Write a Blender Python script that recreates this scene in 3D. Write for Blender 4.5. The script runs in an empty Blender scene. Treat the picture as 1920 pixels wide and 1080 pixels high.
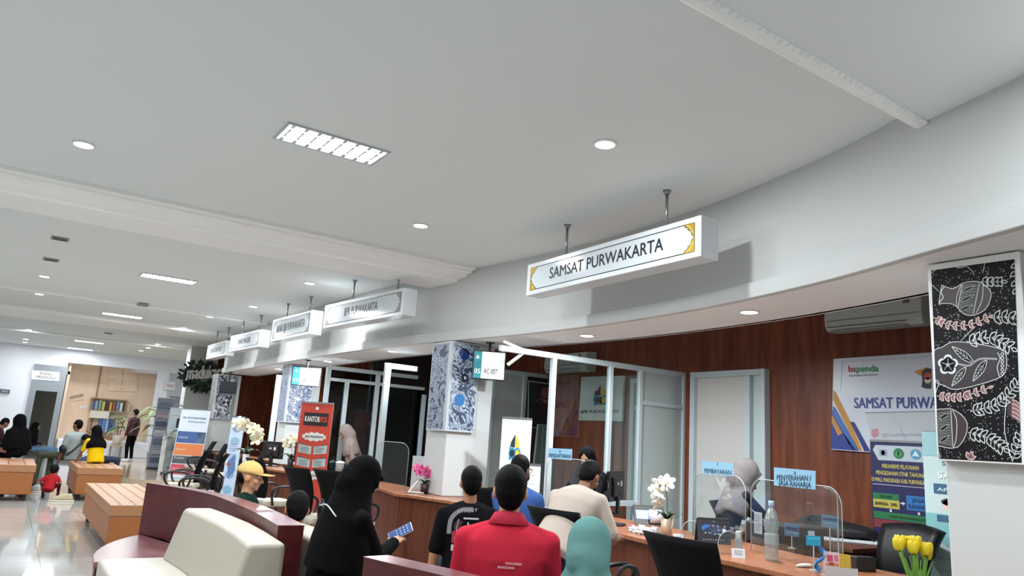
import bpy, bmesh, math, random
from mathutils import Vector, Matrix
random.seed(7)
S=bpy.context.scene; COL=S.collection
PI=math.pi; sin=math.sin; cos=math.cos
# ---------------- camera, world, exposure
CAMZ=1.42; FPX=1374.57
RX=Vector((0.82369209,0.1674972,0.54173427)); RY=Vector((-0.56342121,0.13403494,0.81522462)); RZ=Vector((0.06393652,-0.97671865,0.20477499))
cd=bpy.data.cameras.new('camera'); cam=bpy.data.objects.new('camera',cd); COL.objects.link(cam)
cd.sensor_width=36; cd.lens=FPX/1920*36; cd.clip_start=.05; cd.clip_end=200
cam.matrix_world=Matrix(((RX[0],-RX[1],-RX[2],0),(RY[0],-RY[1],-RY[2],0),(RZ[0],-RZ[1],-RZ[2],CAMZ),(0,0,0,1)))
S.camera=cam
W=bpy.data.worlds.new('world'); S.world=W; W.use_nodes=True
W.node_tree.nodes['Background'].inputs[0].default_value=(.93,.96,1,1); W.node_tree.nodes['Background'].inputs[1].default_value=.36
S.view_settings.view_transform='Standard'; S.view_settings.look='None'; S.view_settings.gamma=1; S.view_settings.use_curve_mapping=False
S.view_settings.exposure=0.27
LAMP_W=25; FIX_W=52
CEIL=3.37; SOF=2.534
# ---------------- pixel helpers (reference frame 1920x1080)
def ray(px,py):
    v=Vector((px-960,py-540,FPX)); return Vector((RX.dot(v),RY.dot(v),RZ.dot(v)))
CP=Vector((0,0,CAMZ))
def at(px,py,X=None,Y=None,Z=None,D=None):
    r=ray(px,py)
    t=X/r[0] if X is not None else Y/r[1] if Y is not None else (Z-CAMZ)/r[2] if Z is not None else D/FPX
    return CP+r*t
class Plane:
    "vertical plane through p with horizontal direction u (unit); n faces the camera"
    def __init__(s,p,u):
        s.p=Vector(p); s.u=Vector((u[0],u[1],0)).normalized(); s.n=Vector((s.u[1],-s.u[0],0))
        if s.n.dot(CP-s.p)<0: s.n=-s.n
        # right-hand side as seen from the front
        s.r=Vector((0,0,1)).cross(s.n)
    def hit(s,px,py,off=0):
        r=ray(px,py); p0=s.p+s.n*off
        return CP+r*((p0-CP).dot(s.n)/r.dot(s.n))
def lin(c):
    return tuple(((v/12.92) if v<=.04045 else ((v+.055)/1.055)**2.4) for v in c)
def hexc(h):
    return lin([int(h[i:i+2],16)/255 for i in (0,2,4)])
MATS={}
def M(h,rough=.5,metal=0,emit=0,bump=0,bs=30,var=0,spec=.5,key=None,sheen=0):
    k=(h,rough,metal,emit,bump,bs,var,spec,key)
    if k in MATS: return MATS[k]
    m=bpy.data.materials.new('m_'+h+(key or '')); m.use_nodes=True; nt=m.node_tree; b=nt.nodes['Principled BSDF']
    c=(*hexc(h),1); b.inputs['Base Color'].default_value=c; b.inputs['Roughness'].default_value=rough; b.inputs['Metallic'].default_value=metal
    b.inputs['Specular IOR Level'].default_value=spec
    if emit: b.inputs['Emission Color'].default_value=c; b.inputs['Emission Strength'].default_value=emit
    if bump or var:
        tc=nt.nodes.new('ShaderNodeTexCoord'); n=nt.nodes.new('ShaderNodeTexNoise'); n.inputs['Scale'].default_value=bs; n.inputs['Detail'].default_value=4
        nt.links.new(tc.outputs['Object'],n.inputs['Vector'])
        if bump:
            bp=nt.nodes.new('ShaderNodeBump'); bp.inputs['Strength'].default_value=bump; bp.inputs['Distance'].default_value=.03
            nt.links.new(n.outputs['Fac'],bp.inputs['Height']); nt.links.new(bp.outputs['Normal'],b.inputs['Normal'])
        if var:
            mx=nt.nodes.new('ShaderNodeMix'); mx.data_type='RGBA'; mx.inputs[6].default_value=tuple(v*(1-var) for v in c[:3])+(1,); mx.inputs[7].default_value=tuple(min(1,v*(1+var)) for v in c[:3])+(1,)
            nt.links.new(n.outputs['Fac'],mx.inputs[0]); nt.links.new(mx.outputs[2],b.inputs['Base Color'])
    MATS[k]=m; return m
def wood(key,c1,c2,rough=.35,scale=(9,9,.6),rot=0,spec=.5):
    m=bpy.data.materials.new('wood_'+key); m.use_nodes=True; nt=m.node_tree; b=nt.nodes['Principled BSDF']; b.inputs['Roughness'].default_value=rough; b.inputs['Specular IOR Level'].default_value=spec
    tc=nt.nodes.new('ShaderNodeTexCoord'); mp=nt.nodes.new('ShaderNodeMapping'); mp.inputs['Scale'].default_value=scale
    n=nt.nodes.new('ShaderNodeTexNoise'); n.inputs['Scale'].default_value=2.5; n.inputs['Detail'].default_value=8; n.inputs['Distortion'].default_value=.6
    cr=nt.nodes.new('ShaderNodeValToRGB'); cr.color_ramp.elements[0].color=(*hexc(c1),1); cr.color_ramp.elements[1].color=(*hexc(c2),1); cr.color_ramp.elements[0].position=.3; cr.color_ramp.elements[1].position=.7
    for a,bb in ((tc.outputs['Object'],mp.inputs[0]),(mp.outputs[0],n.inputs['Vector']),(n.outputs['Fac'],cr.inputs[0]),(cr.outputs[0],b.inputs['Base Color'])): nt.links.new(a,bb)
    return m
def glass(key,tint='e8f4f2',refl=.06,rough=.02,opac=0.0):
    m=bpy.data.materials.new('glass_'+key); m.use_nodes=True; nt=m.node_tree; nt.nodes.clear()
    o=nt.nodes.new('ShaderNodeOutputMaterial'); t=nt.nodes.new('ShaderNodeBsdfTransparent'); t.inputs[0].default_value=(*hexc(tint),1)
    g=nt.nodes.new('ShaderNodeBsdfGlossy'); g.inputs['Roughness'].default_value=rough; g.inputs[0].default_value=(1,1,1,1)
    f=nt.nodes.new('ShaderNodeLayerWeight'); f.inputs[0].default_value=.35; ad=nt.nodes.new('ShaderNodeMath'); ad.operation='MULTIPLY_ADD'; ad.inputs[1].default_value=.12; ad.inputs[2].default_value=refl
    mx=nt.nodes.new('ShaderNodeMixShader'); nt.links.new(f.outputs['Fresnel'],ad.inputs[0]); nt.links.new(ad.outputs[0],mx.inputs[0]); nt.links.new(t.outputs[0],mx.inputs[1]); nt.links.new(g.outputs[0],mx.inputs[2])
    last=mx.outputs[0]
    if opac:
        d=nt.nodes.new('ShaderNodeBsdfDiffuse'); d.inputs[0].default_value=(*hexc('dbe3e0'),1); m2=nt.nodes.new('ShaderNodeMixShader'); m2.inputs[0].default_value=opac
        nt.links.new(last,m2.inputs[1]); nt.links.new(d.outputs[0],m2.inputs[2]); last=m2.outputs[0]
    nt.links.new(last,o.inputs[0]); return m
# ---------------- mesh builder
def frame(d):
    d=Vector(d).normalized(); a=Vector((0,0,1)) if abs(d.z)<.95 else Vector((0,1,0))
    x=a.cross(d).normalized(); return x,d.cross(x),d
class MB:
    def __init__(s): s.v=[]; s.f=[]; s.m=[]; s.mats=[]
    def mi(s,m):
        if m is None: return 0
        if m not in s.mats: s.mats.append(m)
        return s.mats.index(m)
    def add(s,vs,fs,m=None):
        o=len(s.v); s.v+=[Vector(v) for v in vs]; k=s.mi(m)
        for f in fs: s.f.append([i+o for i in f]); s.m.append(k)
        return s
    def box(s,c,d,m=None,rz=0,R=None):
        c=Vector(c); h=[x/2 for x in d]; R=R or Matrix.Rotation(rz,3,'Z')
        vs=[c+R@Vector((sx*h[0],sy*h[1],sz*h[2])) for sx in (-1,1) for sy in (-1,1) for sz in (-1,1)]
        return s.add(vs,[(0,1,3,2),(4,6,7,5),(0,4,5,1),(2,3,7,6),(0,2,6,4),(1,5,7,3)],m)
    def b2(s,a,b,m=None):
        a=Vector(a);b=Vector(b); return s.box((a+b)/2,[abs(x) for x in (b-a)],m)
    def rings(s,rs,m=None,cap=True,closed=False):
        n=len(rs[0]); vs=[p for r in rs for p in r]; fs=[]
        L=len(rs)
        for i in range(L-(0 if closed else 1)):
            for j in range(n):
                a=i*n+j; b=i*n+(j+1)%n; i2=((i+1)%L)*n
                fs.append((a,b,i2+(j+1)%n,i2+j))
        if cap and not closed: fs.append(tuple(range(n))[::-1]); fs.append(tuple((L-1)*n+j for j in range(n)))
        return s.add(vs,fs,m)
    def cyl(s,p0,p1,r0,r1=None,n=16,m=None):
        r1=r0 if r1 is None else r1; p0=Vector(p0);p1=Vector(p1); x,y,_=frame(p1-p0)
        return s.rings([[p+(x*cos(2*PI*k/n)+y*sin(2*PI*k/n))*r for k in range(n)] for p,r in ((p0,r0),(p1,r1))],m)
    def cap(s,p0,p1,r0,r1=None,n=12,m=None):
        r1=r0 if r1 is None else r1; p0=Vector(p0);p1=Vector(p1); d=p1-p0
        if d.length<1e-5: d=Vector((0,0,1e-4))
        x,y,z=frame(d); rs=[]
        for p,r,sg in ((p0,r0,-1),(p1,r1,1)):
            A=[-80,-50,-20] if sg<0 else [20,50,80]
            for a in A:
                a=math.radians(a); rs.append([p+z*r*sin(a)+(x*cos(2*PI*k/n)+y*sin(2*PI*k/n))*r*cos(a) for k in range(n)])
        return s.rings(rs,m)
    def blob(s,c,r,R=None,m=None,n=14,k=8):
        c=Vector(c); R=R or Matrix.Identity(3); rs=[]
        if not hasattr(r,'__len__'): r=(r,r,r)
        for i in range(k):
            a=-PI/2+PI*(i+.5)/k
            rs.append([c+R@Vector((r[0]*cos(a)*cos(2*PI*j/n),r[1]*cos(a)*sin(2*PI*j/n),r[2]*sin(a)/sin(PI/2-PI*.5/k))) for j in range(n)])
        return s.rings(rs,m)
    def loft(s,secs,m=None,n=20,p=2.0):
        "secs: (center, rx, ry, [x axis],[y axis])"
        rs=[]
        for q in secs:
            c=Vector(q[0]); X=Vector(q[3]) if len(q)>3 else Vector((1,0,0)); Y=Vector(q[4]) if len(q)>4 else Vector((0,1,0))
            rs.append([c+X*q[1]*math.copysign(abs(cos(2*PI*k/n))**(2/p),cos(2*PI*k/n))+Y*q[2]*math.copysign(abs(sin(2*PI*k/n))**(2/p),sin(2*PI*k/n)) for k in range(n)])
        return s.rings(rs,m)
    def lathe(s,prof,c=(0,0,0),n=24,m=None):
        c=Vector(c); return s.rings([[c+Vector((r*cos(2*PI*k/n),r*sin(2*PI*k/n),z)) for k in range(n)] for r,z in prof],m)
    def tube(s,pts,r,n=10,m=None,closed=False):
        pts=[Vector(p) for p in pts]; rs=[]; X=None; L=len(pts)
        for i,p in enumerate(pts):
            a=pts[(i-1)%L] if closed or i>0 else p; b=pts[(i+1)%L] if closed or i<L-1 else p
            d=(b-a).normalized()
            if X is None: X=frame(d)[0]
            X=(X-d*X.dot(d)).normalized(); Y=d.cross(X)
            rr=r[i] if hasattr(r,'__len__') else r
            rs.append([p+(X*cos(2*PI*k/n)+Y*sin(2*PI*k/n))*rr for k in range(n)])
        return s.rings(rs,m,closed=closed)
    def prism(s,poly,vec,m=None):
        "poly: 3D points in a plane, extruded along vec"
        n=len(poly); vec=Vector(vec); vs=[Vector(p) for p in poly]+[Vector(p)+vec for p in poly]
        return s.add(vs,[tuple(range(n))[::-1],tuple(range(n,2*n))]+[(i,(i+1)%n,n+(i+1)%n,n+i) for i in range(n)],m)
    def strip(s,A,B,m=None,thick=None):
        "ribbon between polylines A and B; thick vector makes it solid"
        A=[Vector(a) for a in A];B=[Vector(b) for b in B];n=len(A)
        if thick is None: return s.add(A+B,[(i,i+1,n+i+1,n+i) for i in range(n-1)],m)
        T=Vector(thick); return s.rings([[A[i],B[i],B[i]+T,A[i]+T] for i in range(n)],m)
    def build(s,name,mat=None,parent=None,smooth=False,bevel=0,remesh=0,subd=0,sm=3,seg=2,loc=None):
        me=bpy.data.meshes.new(name); me.from_pydata([tuple(v) for v in s.v],[],s.f)
        if mat is not None and not s.mats: me.materials.append(mat)
        else:
            for m in s.mats: me.materials.append(m)
            if mat is not None and None: pass
        for p,k in zip(me.polygons,s.m): p.material_index=k if s.mats else 0; p.use_smooth=smooth
        bm=bmesh.new(); bm.from_mesh(me); bmesh.ops.recalc_face_normals(bm,faces=bm.faces); bm.to_mesh(me); bm.free()
        o=bpy.data.objects.new(name,me); COL.objects.link(o)
        if parent: o.parent=parent
        if loc: o.location=loc
        if bevel:
            b=o.modifiers.new('b','BEVEL'); b.width=bevel; b.segments=seg; b.limit_method='ANGLE'; b.angle_limit=.6
            if seg>1:
                for p in me.polygons: p.use_smooth=True
                w=o.modifiers.new('w','WEIGHTED_NORMAL'); w.keep_sharp=True
        if remesh:
            r=o.modifiers.new('r','REMESH'); r.mode='VOXEL'; r.voxel_size=remesh; r.use_smooth_shade=True
            if sm:
                q=o.modifiers.new('s','SMOOTH'); q.factor=.5; q.iterations=sm
        if subd:
            q=o.modifiers.new('u','SUBSURF'); q.levels=subd; q.render_levels=subd
            for p in me.polygons: p.use_smooth=True
        return o
def cr(pts,k=8,closed=False):
    P=[Vector(p) for p in pts]; out=[]; n=len(P)
    for i in range(n if closed else n-1):
        p0=P[(i-1)%n] if closed or i>0 else P[0]*2-P[1]; p1=P[i]; p2=P[(i+1)%n]; p3=P[(i+2)%n] if closed or i<n-2 else P[-1]*2-P[-2]
        for j in range(k):
            t=j/k; out.append(.5*((2*p1)+(p2-p0)*t+(2*p0-5*p1+4*p2-p3)*t*t+(3*p1-p0-3*p2+p3)*t*t*t))
    if not closed: out.append(P[-1].copy())
    return out
def root(name,label,cat,loc=(0,0,0),rz=0,group=None):
    o=bpy.data.objects.new(name,None); COL.objects.link(o); o.location=loc; o.rotation_euler=(0,0,rz); o.empty_display_size=.1
    o['label']=label; o['category']=cat
    if group: o['group']=group
    return o
def tag(o,label,cat,group=None):
    o['label']=label; o['category']=cat
    if group: o['group']=group
    return o
def struct(o): o['kind']='structure'; return o
def dup(o,loc=None,rz=None,label=None,group=None,parent=None):
    c=o.copy(); COL.objects.link(c)
    if parent: c.parent=parent
    if loc is not None: c.location=loc
    if rz is not None: c.rotation_euler=(0,0,rz)
    if label: c['label']=label
    if group: c['group']=group
    for ch in o.children: dup(ch,parent=c)
    return c
_tc={}
def textmesh(s,weight=0):
    k=(s,weight)
    if k in _tc: return _tc[k]
    cu=bpy.data.curves.new('t','FONT'); cu.body=s; cu.size=1; cu.offset=weight; cu.resolution_u=3
    o=bpy.data.objects.new('t',cu); COL.objects.link(o); bpy.context.view_layer.update()
    me=bpy.data.meshes.new_from_object(o.evaluated_get(bpy.context.evaluated_depsgraph_get()))
    vs=[v.co.copy() for v in me.vertices]; fs=[tuple(p.vertices) for p in me.polygons]
    bpy.data.objects.remove(o); bpy.data.curves.remove(cu); bpy.data.meshes.remove(me)
    x0=min([v.x for v in vs] or [0]); x1=max([v.x for v in vs] or [1]); _tc[k]=(vs,fs,x0,x1); return _tc[k]
class Print(MB):
    "flat printing on a plane; coordinates are mapped by f(x,y)->3D, n = outward normal, st = layer step"
    def __init__(s,f,n,st=.0006): super().__init__(); s.fn=f; s.n=Vector(n); s.st=st; s.k=1
    def P(s,x,y,k=None): return Vector(s.fn(x,y))+s.n*(s.st*(s.k if k is None else k))
    def layer(s,k): s.k=k; return s
    def poly(s,pts,m): return s.add([s.P(*p) for p in pts],[tuple(range(len(pts)))],m)
    def rect(s,x0,y0,x1,y1,m): return s.poly([(x0,y0),(x1,y0),(x1,y1),(x0,y1)],m)
    def line(s,pts,w,m,k=6,smooth=True,closed=False):
        q=[Vector((p[0],p[1],0)) for p in pts]
        if smooth and len(q)>2: q=cr(q,k,closed)
        if closed: q.append(q[0].copy())
        A=[];B=[]
        for i,p in enumerate(q):
            d=(q[min(i+1,len(q)-1)]-q[max(i-1,0)]);
            if closed and i in (0,len(q)-1): d=q[1]-q[-2]
            if d.length<1e-9: d=Vector((1,0,0))
            d.normalize(); nn=Vector((-d.y,d.x,0))*w/2; A.append(s.P(p.x+nn.x,p.y+nn.y));B.append(s.P(p.x-nn.x,p.y-nn.y))
        return s.strip(A,B,m)
    def disc(s,x,y,rx,m,ry=None,n=16): ry=ry or rx; return s.poly([(x+rx*cos(2*PI*i/n),y+ry*sin(2*PI*i/n)) for i in range(n)],m)
    def text(s,t,a,b,hh,m,weight=0.01):
        "baseline from a to b (map coordinates), cap height hh metres"
        vs,fs,x0,x1=textmesh(t,0); A=s.P(*a);B=s.P(*b); u=(B-A)/(x1-x0); up=Vector((0,0,1))*(hh/.72); wt=max(0,weight)*hh*1.3
        for k,(du,dv) in enumerate([(0,0)] if wt<=0 else [(-1,0),(1,0),(0,.7),(0,-.7)]):
            o=u.normalized()*du*wt+Vector((0,0,dv*wt))+s.n*(k*s.st*.08); s.add([A+u*(v.x-x0)+up*v.y+o for v in vs],fs,m)
        return s
WHITE=M('e2e3e0',.55,bump=.05,bs=60); WHITEP=M('eceeed',.45); BLACKP=M('101113',.45); STEEL=M('9a9ca0',.3,metal=.9); ALU=M('bcc9cc',.4,metal=.0); INK=M('0d1016',.6)
CHROME=M('c8ccd0',.15,metal=1)
# ---------------- the room
def floor_mat():
    m=bpy.data.materials.new('floor_tiles'); m.use_nodes=True; nt=m.node_tree; b=nt.nodes['Principled BSDF']
    tc=nt.nodes.new('ShaderNodeTexCoord'); mp=nt.nodes.new('ShaderNodeMapping'); mp.inputs['Location'].default_value=(-.52,-.2,0)
    br=nt.nodes.new('ShaderNodeTexBrick'); br.offset=0; br.inputs['Scale'].default_value=1; br.inputs['Brick Width'].default_value=.6; br.inputs['Row Height'].default_value=.6
    br.inputs['Mortar Size'].default_value=.0022; br.inputs['Mortar Smooth'].default_value=.1; br.inputs['Color1'].default_value=(*hexc('b0aea9'),1); br.inputs['Color2'].default_value=(*hexc('aaa8a3'),1); br.inputs['Mortar'].default_value=(*hexc('5a5957'),1)
    for a,c in ((tc.outputs['Object'],mp.inputs[0]),(mp.outputs[0],br.inputs[0]),(br.outputs[0],b.inputs['Base Color'])): nt.links.new(a,c)
    b.inputs['Roughness'].default_value=.06; b.inputs['Specular IOR Level'].default_value=.6
    return m
FM=floor_mat(); CEILM=M('e0e7e8',.7,bump=.03,bs=8,key='ceiling'); FASM=M('c6c9c8',.6,bump=.03,bs=5,key='fascia'); WALLM=M('cdd1d0',.6,bump=.03,bs=10,key='wall')
WOODW=wood('wall','5c2e1e','854a30',.42,(5,5,.5),spec=.3); WOODC=wood('counter','4c2416','6c3a26',.4,(6,6,.5),spec=.3); WOODT=wood('top','8a553a','a56a48',.3,(2,6,2)); MAHO=wood('mahogany','45191a','5a2424',.35,(2,2,8),spec=.3); MAHT=wood('mahtop','74484a','8a5d60',.25,(2,2,2),spec=.6)
struct(MB().b2((-7,-5,-.1),(8.2,36,0)).build('floor',FM))
struct(MB().b2((-7,1.87,CEIL),(8.2,27,CEIL+.15)).build('ceiling',CEILM))
struct(MB().b2((-7,-5,3.27),(8.2,1.87,3.5)).build('ceiling_near',CEILM))
struct(MB().b2((-7,-5.15,0),(8.2,-5,3.5)).build('wall_rear',WALLM))
struct(MB().b2((7.0,-5,0),(7.12,21,3.36)).build('wall_right',WOODW))
# unseen left side: open front of mullions and sill, added to admit world light
w=MB()
for i in range(14): w.b2((-7.1,-5+i*2.4,0),(-6.96,-4.88+i*2.4,3.3))
w.b2((-7.1,-5,3.1),(-6.96,27,3.37)).b2((-7.1,-5,0),(-6.96,27,.25)); struct(w.build('added_window_1',ALU))
# profiled beams across the ceiling: profile (y,z) extruded along x
def beam(name,prof,x0,x1,mat=CEILM):
    m=MB(); m.prism([(x0,y,z) for y,z in prof],(x1-x0,0,0)); return struct(m.build(name,mat))
TR=M('f4f6f5',.5,key='trim')
c=CEIL
beam('trim_1',[(7.12,c),(7.12,c-.03),(7.2,c-.035),(7.2,c-.055),(7.3,c-.06),(7.36,c-.09),(7.5,c-.105),(7.5,c-.13),(7.62,c-.14),(8.06,c-.14),(8.1,c-.11),(8.1,c)],-7,4.22,TR)
beam('trim_2',[(14.3,c),(14.3,c-.02),(14.45,c-.03),(14.45,c)],-7,3.9,TR)
beam('trim_3',[(17.0,c),(17.05,c-.06),(17.3,c-.08),(18.3,c-.08),(18.6,c-.05),(18.6,c)],-7,3.9,TR)
beam('trim_4',[(21.8,c),(21.8,c-.04),(22.1,c-.04),(22.1,c)],-7,4,TR)
# ridge moulding with pearl row where the ceiling steps down
m=MB(); m.tube([(-7,1.9,3.3),(3.9,1.9,3.3)],.055,10)
for i in range(90): m.blob((3.86-i*.05,1.862,3.258),.013,n=6,k=4)
struct(m.build('trim_5',TR))
# curved fascia and soffit
FC=cr([(1.2,-3.2,0),(2.3,-1.6,0),(3.1,0,0),(3.6,1.15,0),(3.85,1.9,0),(4.08,2.57,0),(4.25,3.3,0),(4.35,3.95,0),(4.41,4.8,0),(4.4,5.6,0),(4.32,6.5,0),(4.18,7.4,0),(4.02,8.6,0),(3.93,10,0),(3.9,12.2,0),(3.92,14.8,0),(3.94,17.7,0)],6)
def offs(C,d):
    out=[]
    for i,p in enumerate(C):
        t=(C[min(i+1,len(C)-1)]-C[max(0,i-1)]).normalized(); out.append(p+Vector((t.y,-t.x,0))*d)
    return out
def wallstrip(m,C,z0,z1,th):
    D=offs(C,th); m.rings([[(a.x,a.y,z0),(b.x,b.y,z0),(b.x,b.y,z1),(a.x,a.y,z1)] for a,b in zip(C,D)])
m=MB(); wallstrip(m,offs(FC,.03),SOF+.03,CEIL+.02,.1); struct(m.build('wall_fascia',FASM,smooth=False,bevel=.004))
m=MB(); wallstrip(m,FC,SOF-.002,SOF+.115,.06); struct(m.build('trim_6',FASM,bevel=.008))
m=MB(); wallstrip(m,offs(FC,.045),SOF,SOF+.06,.735); wallstrip(m,offs(FC,.74),SOF,CEIL,.06); struct(m.build('ceiling_soffit',M('f2f4f4',.6,key='soffit')))
# columns along the curve (x,y = front left corner)
def column(x,y,w=.42,d=.5,name='column'):
    o=MB().b2((x,y,.771),(x+w,y+d,SOF-.001)).build('wall_column',WALLM,bevel=.01); return struct(o)
column(4.15,1.56,.5,.44); column(4.2,7.47,.58,.5); column(4.15,13.2,.55,.5); column(4.0,18.1,.5,.5)
# pier and brown wall past the last column
p0=at(337,800,Y=21); p1=at(372,800,Y=21)
struct(MB().b2((p0.x,21,0),(p1.x+.25,21.5,CEIL)).build('wall_pier',WALLM)); struct(MB().b2((p1.x+.2,21.3,0),(7.1,21.45,CEIL)).build('wall_side',WOODW))
# far end
Yf=27.0
x=lambda px,py=760:at(px,py,Y=Yf).x
z=lambda px,py:at(px,py,Y=Yf).z
FARW=M('e9ebf2',.5,key='far')
m=MB(); xd0=x(50); xd1=x(113)
m.b2((-7,Yf,0),(xd0,Yf+.2,CEIL)); m.b2((xd0,Yf,z(85,684)),(xd1,Yf+.2,CEIL)); m.b2((xd1,Yf,z(118,680)+.02),(x(287),Yf+.2,CEIL)); 
m.b2((x(287),Yf,0),(x(309),Yf+.2,CEIL)); m.b2((x(309),Yf,z(320,700)),(x(345),Yf+.2,CEIL)); m.b2((x(345),Yf,0),(8.2,Yf+.2,CEIL))
struct(m.build('wall_far',FARW))
# grey door frame with an open dark doorway
GR=M('8d949a',.5); fz=z(85,684)
d=root('door_1','x','x'); del d['label'],d['category']; d['kind']='structure'
a0,a1,b0,b1=x(50)+.0,x(62),x(103),x(114); 
f=MB().b2((a0,Yf-.06,0),(a1,Yf+.1,fz)).b2((b0,Yf-.06,0),(b1,Yf+.1,fz)).b2((a1,Yf-.055,z(80,733)),(b0,Yf+.1,fz-.005)); f.build('door_frame',GR,parent=d)
struct(MB().b2((a0-1,Yf+3,0),(b1+.2,Yf+3.1,3)).b2((a0-1,Yf+.2,2.6),(b1+.1,Yf+3,2.7)).b2((a0-1.1,Yf+.2,0),(a0-1,Yf+3,3)).build('wall_store',M('9aa09c',.7)))
# beige timber niche wall
yb=28.2; BE=wood('beige','ecceb0','f3dcc4',.5,(1,1,1)); X=lambda px,py=760:at(px,py,Y=yb).x; Z=lambda px,py:at(px,py,Y=yb).z
m=MB().b2((X(118),yb,0),(X(286),yb+.1,3.7)); struct(m.build('wall_beige',BE))
struct(MB().b2((x(118)-.02,Yf+.2,0),(x(118)+.05,yb,3.2)).build('wall_beige_side',BE))
struct(MB().b2((X(176),yb-.03,Z(200,815)),(X(179),yb,3.2)).build('trim_7',M('a98468',.5)))
struct(MB().b2((x(119),Yf-.6,.151),(x(287),yb,.62)).build('floor_shine_plinth',FARW,bevel=.02)); struct(MB().b2((X(190),yb-.35,.621),(X(238),yb,.72)).build('trim_9',M('8f6b4a',.5)))  # white plinth is built to stand for the bright floor reflection
# raised platform with rounded edge
pl=[(2.0,30,0)]+cr([(2.0,22,0),(2.05,19.2,0),(2.35,17.7,0),(2.9,17.3,0),(3.6,17.5,0),(4.1,17.9,0)],6)+[Vector((8.2,17.9,0)),Vector((8.2,30,0))]
struct(MB().prism([(p[0],p[1],.001) for p in pl],(0,0,.15)).build('floor_platform',M('b7a48c',.12,spec=.7,var=.1,bs=2)))
# end doorway, bright beyond
d=root('door_2','x','x'); del d['label'],d['category']; d['kind']='structure'
f=MB(); a0,b1=x(309),x(345); zt=z(322,700); f.b2((a0,Yf-.05,.15),(a0+.1,Yf+.1,zt)).b2((b1-.1,Yf-.05,.15),(b1,Yf+.1,zt)).b2((a0+.1,Yf-.045,zt-.75),(b1-.1,Yf+.1,zt-.005)); f.build('door_frame',M('b5bcc2',.5),parent=d)
struct(MB().b2((a0-1,Yf+5,0),(b1+1.5,Yf+5.1,3)).b2((a0-1,Yf+.2,2.9),(b1+1.5,Yf+5,3)).build('wall_corridor',FARW))
# ---------------- lamps
LENS=M('f2f8ff',.3,emit=14,key='lens'); RING=M('dfe3e6',.3)
def downlight(pz=CEIL):
    r=root('downlight','x','downlight')
    MB().rings([[Vector((r*cos(2*PI*k/20),r*sin(2*PI*k/20),z)) for k in range(20)] for r,z in [(.065,-.012),(.078,-.006),(.082,0),(.065,0)]],closed=True).build('trim_ring',RING,parent=r,smooth=True)
    MB().cyl((0,0,-.004),(0,0,-.011),.065,n=20).build('lens',LENS,parent=r)
    L=bpy.data.lights.new('lamp','AREA'); L.shape='DISK'; L.size=.11; L.energy=LAMP_W; L.color=(.92,.965,1); o=bpy.data.objects.new('lamp_light',L); COL.objects.link(o); o.parent=r; o.location=(0,0,-.02)
    return r
D0=downlight(); first=[1]
def dl(x,y,z,label,group):
    if first: first.pop(); D0.location=(x,y,z); D0['label']=label; D0['group']=group; return
    dup(D0,(x,y,z),0,label,group)
dnames=['nearest, above the first sign','second from the near end of its row','third from the near end of its row','fourth from the near end of its row','fifth from the near end of its row','sixth from the near end of its row','seventh from the near end of its row','last of its row by the far wall']
for i,(X_,Y_) in enumerate([(2.95,3.45),(2.95,6.07),(3.15,9.75),(3.15,12.55),(2.9,14.6),(2.87,17.0),(3.08,21.55),(3.05,24.3)]): dl(X_,Y_,CEIL,'round ceiling downlight beside the signs, '+dnames[i],'downlights beside the signs')
dn=['nearest and largest of its row','second of its row','third of its row','fourth of its row','fifth of its row','sixth of its row','last of its row above the white far wall']
for i,Y_ in enumerate([6.07,12.7,14.74,17.26,21.67,24.74,25.9]): dl(.15,Y_,CEIL,'round downlight in the left ceiling row, '+dn[i],'downlights in the left row')
sn=['right of the first hanging sign, nearest','above the angled post brackets, second','just left of the blue batik column, third','above the white column with the 07 screen, fourth','at the far end of the soffit, fifth']
for i,(X_,Y_) in enumerate([(4.66,3.65),(4.77,5.74),(4.25,9.25),(4.28,11.8),(4.3,14.6)]): dl(X_,Y_,SOF,'round downlight under the curved soffit '+sn[i],'soffit downlights')
LS=None
for o in list(COL.objects):
    if o.type=='LIGHT' and o.parent and 'soffit' in o.parent.get('group',''):
        if LS is None: LS=o.data.copy(); LS.energy*=2.0
        o.data=LS
dl(3.05,23.0,CEIL-.0,'small downlight above the beige wall','far downlights')
for X_,Y_ in ((5,24.5),): dl(X_,Y_,CEIL,'added downlight brightening the far white wall','added lamps by the far wall')  # extra lamp added to brighten the far end
for X_,Y_ in [(.15,3.4),(.15,.6),(2.9,.7),(-2.7,3.4),(-2.7,6.1),(-2.7,12.7)]: dl(X_,Y_,CEIL if Y_>1.95 else 3.27,'downlight added in the ceiling outside the view','added downlights outside the view')  # unseen downlights added to light the hall
# recessed louvre fixtures
TUBE=M('e9f5ff',.4,emit=9,key='tube'); MIR=M('c3ccd2',.25,metal=.6)
F0=root('louvre_light','x','ceiling light')
m=MB(); w,l=.34,.735
m.b2((-l/2,-w/2,-.012),(l/2,-w/2+.018,.0)).b2((-l/2,w/2-.018,-.012),(l/2,w/2,0)).b2((-l/2,-w/2,-.012),(-l/2+.018,w/2,0)).b2((l/2-.018,-w/2,-.012),(l/2,w/2,0)); m.build('frame',M('b9bfc4',.35),parent=F0)
MB().b2((-l/2+.018,-w/2+.018,-.002),(l/2-.018,w/2-.018,-.0)).build('reflector',M('dfeaf5',.3,emit=1.5,key='refl'),parent=F0)
for yy in (-.085,.085):
    MB().cyl((-l/2+.03,yy,-.008),(l/2-.03,yy,-.008),.0055,n=8).build('tube',TUBE,parent=F0)
    MB().b2((-l/2+.02,yy-.045,-.0035),(l/2-.02,yy+.045,-.003)).build('glow_strip',M('f2faff',.4,emit=3.2,key='strip'),parent=F0)
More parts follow.
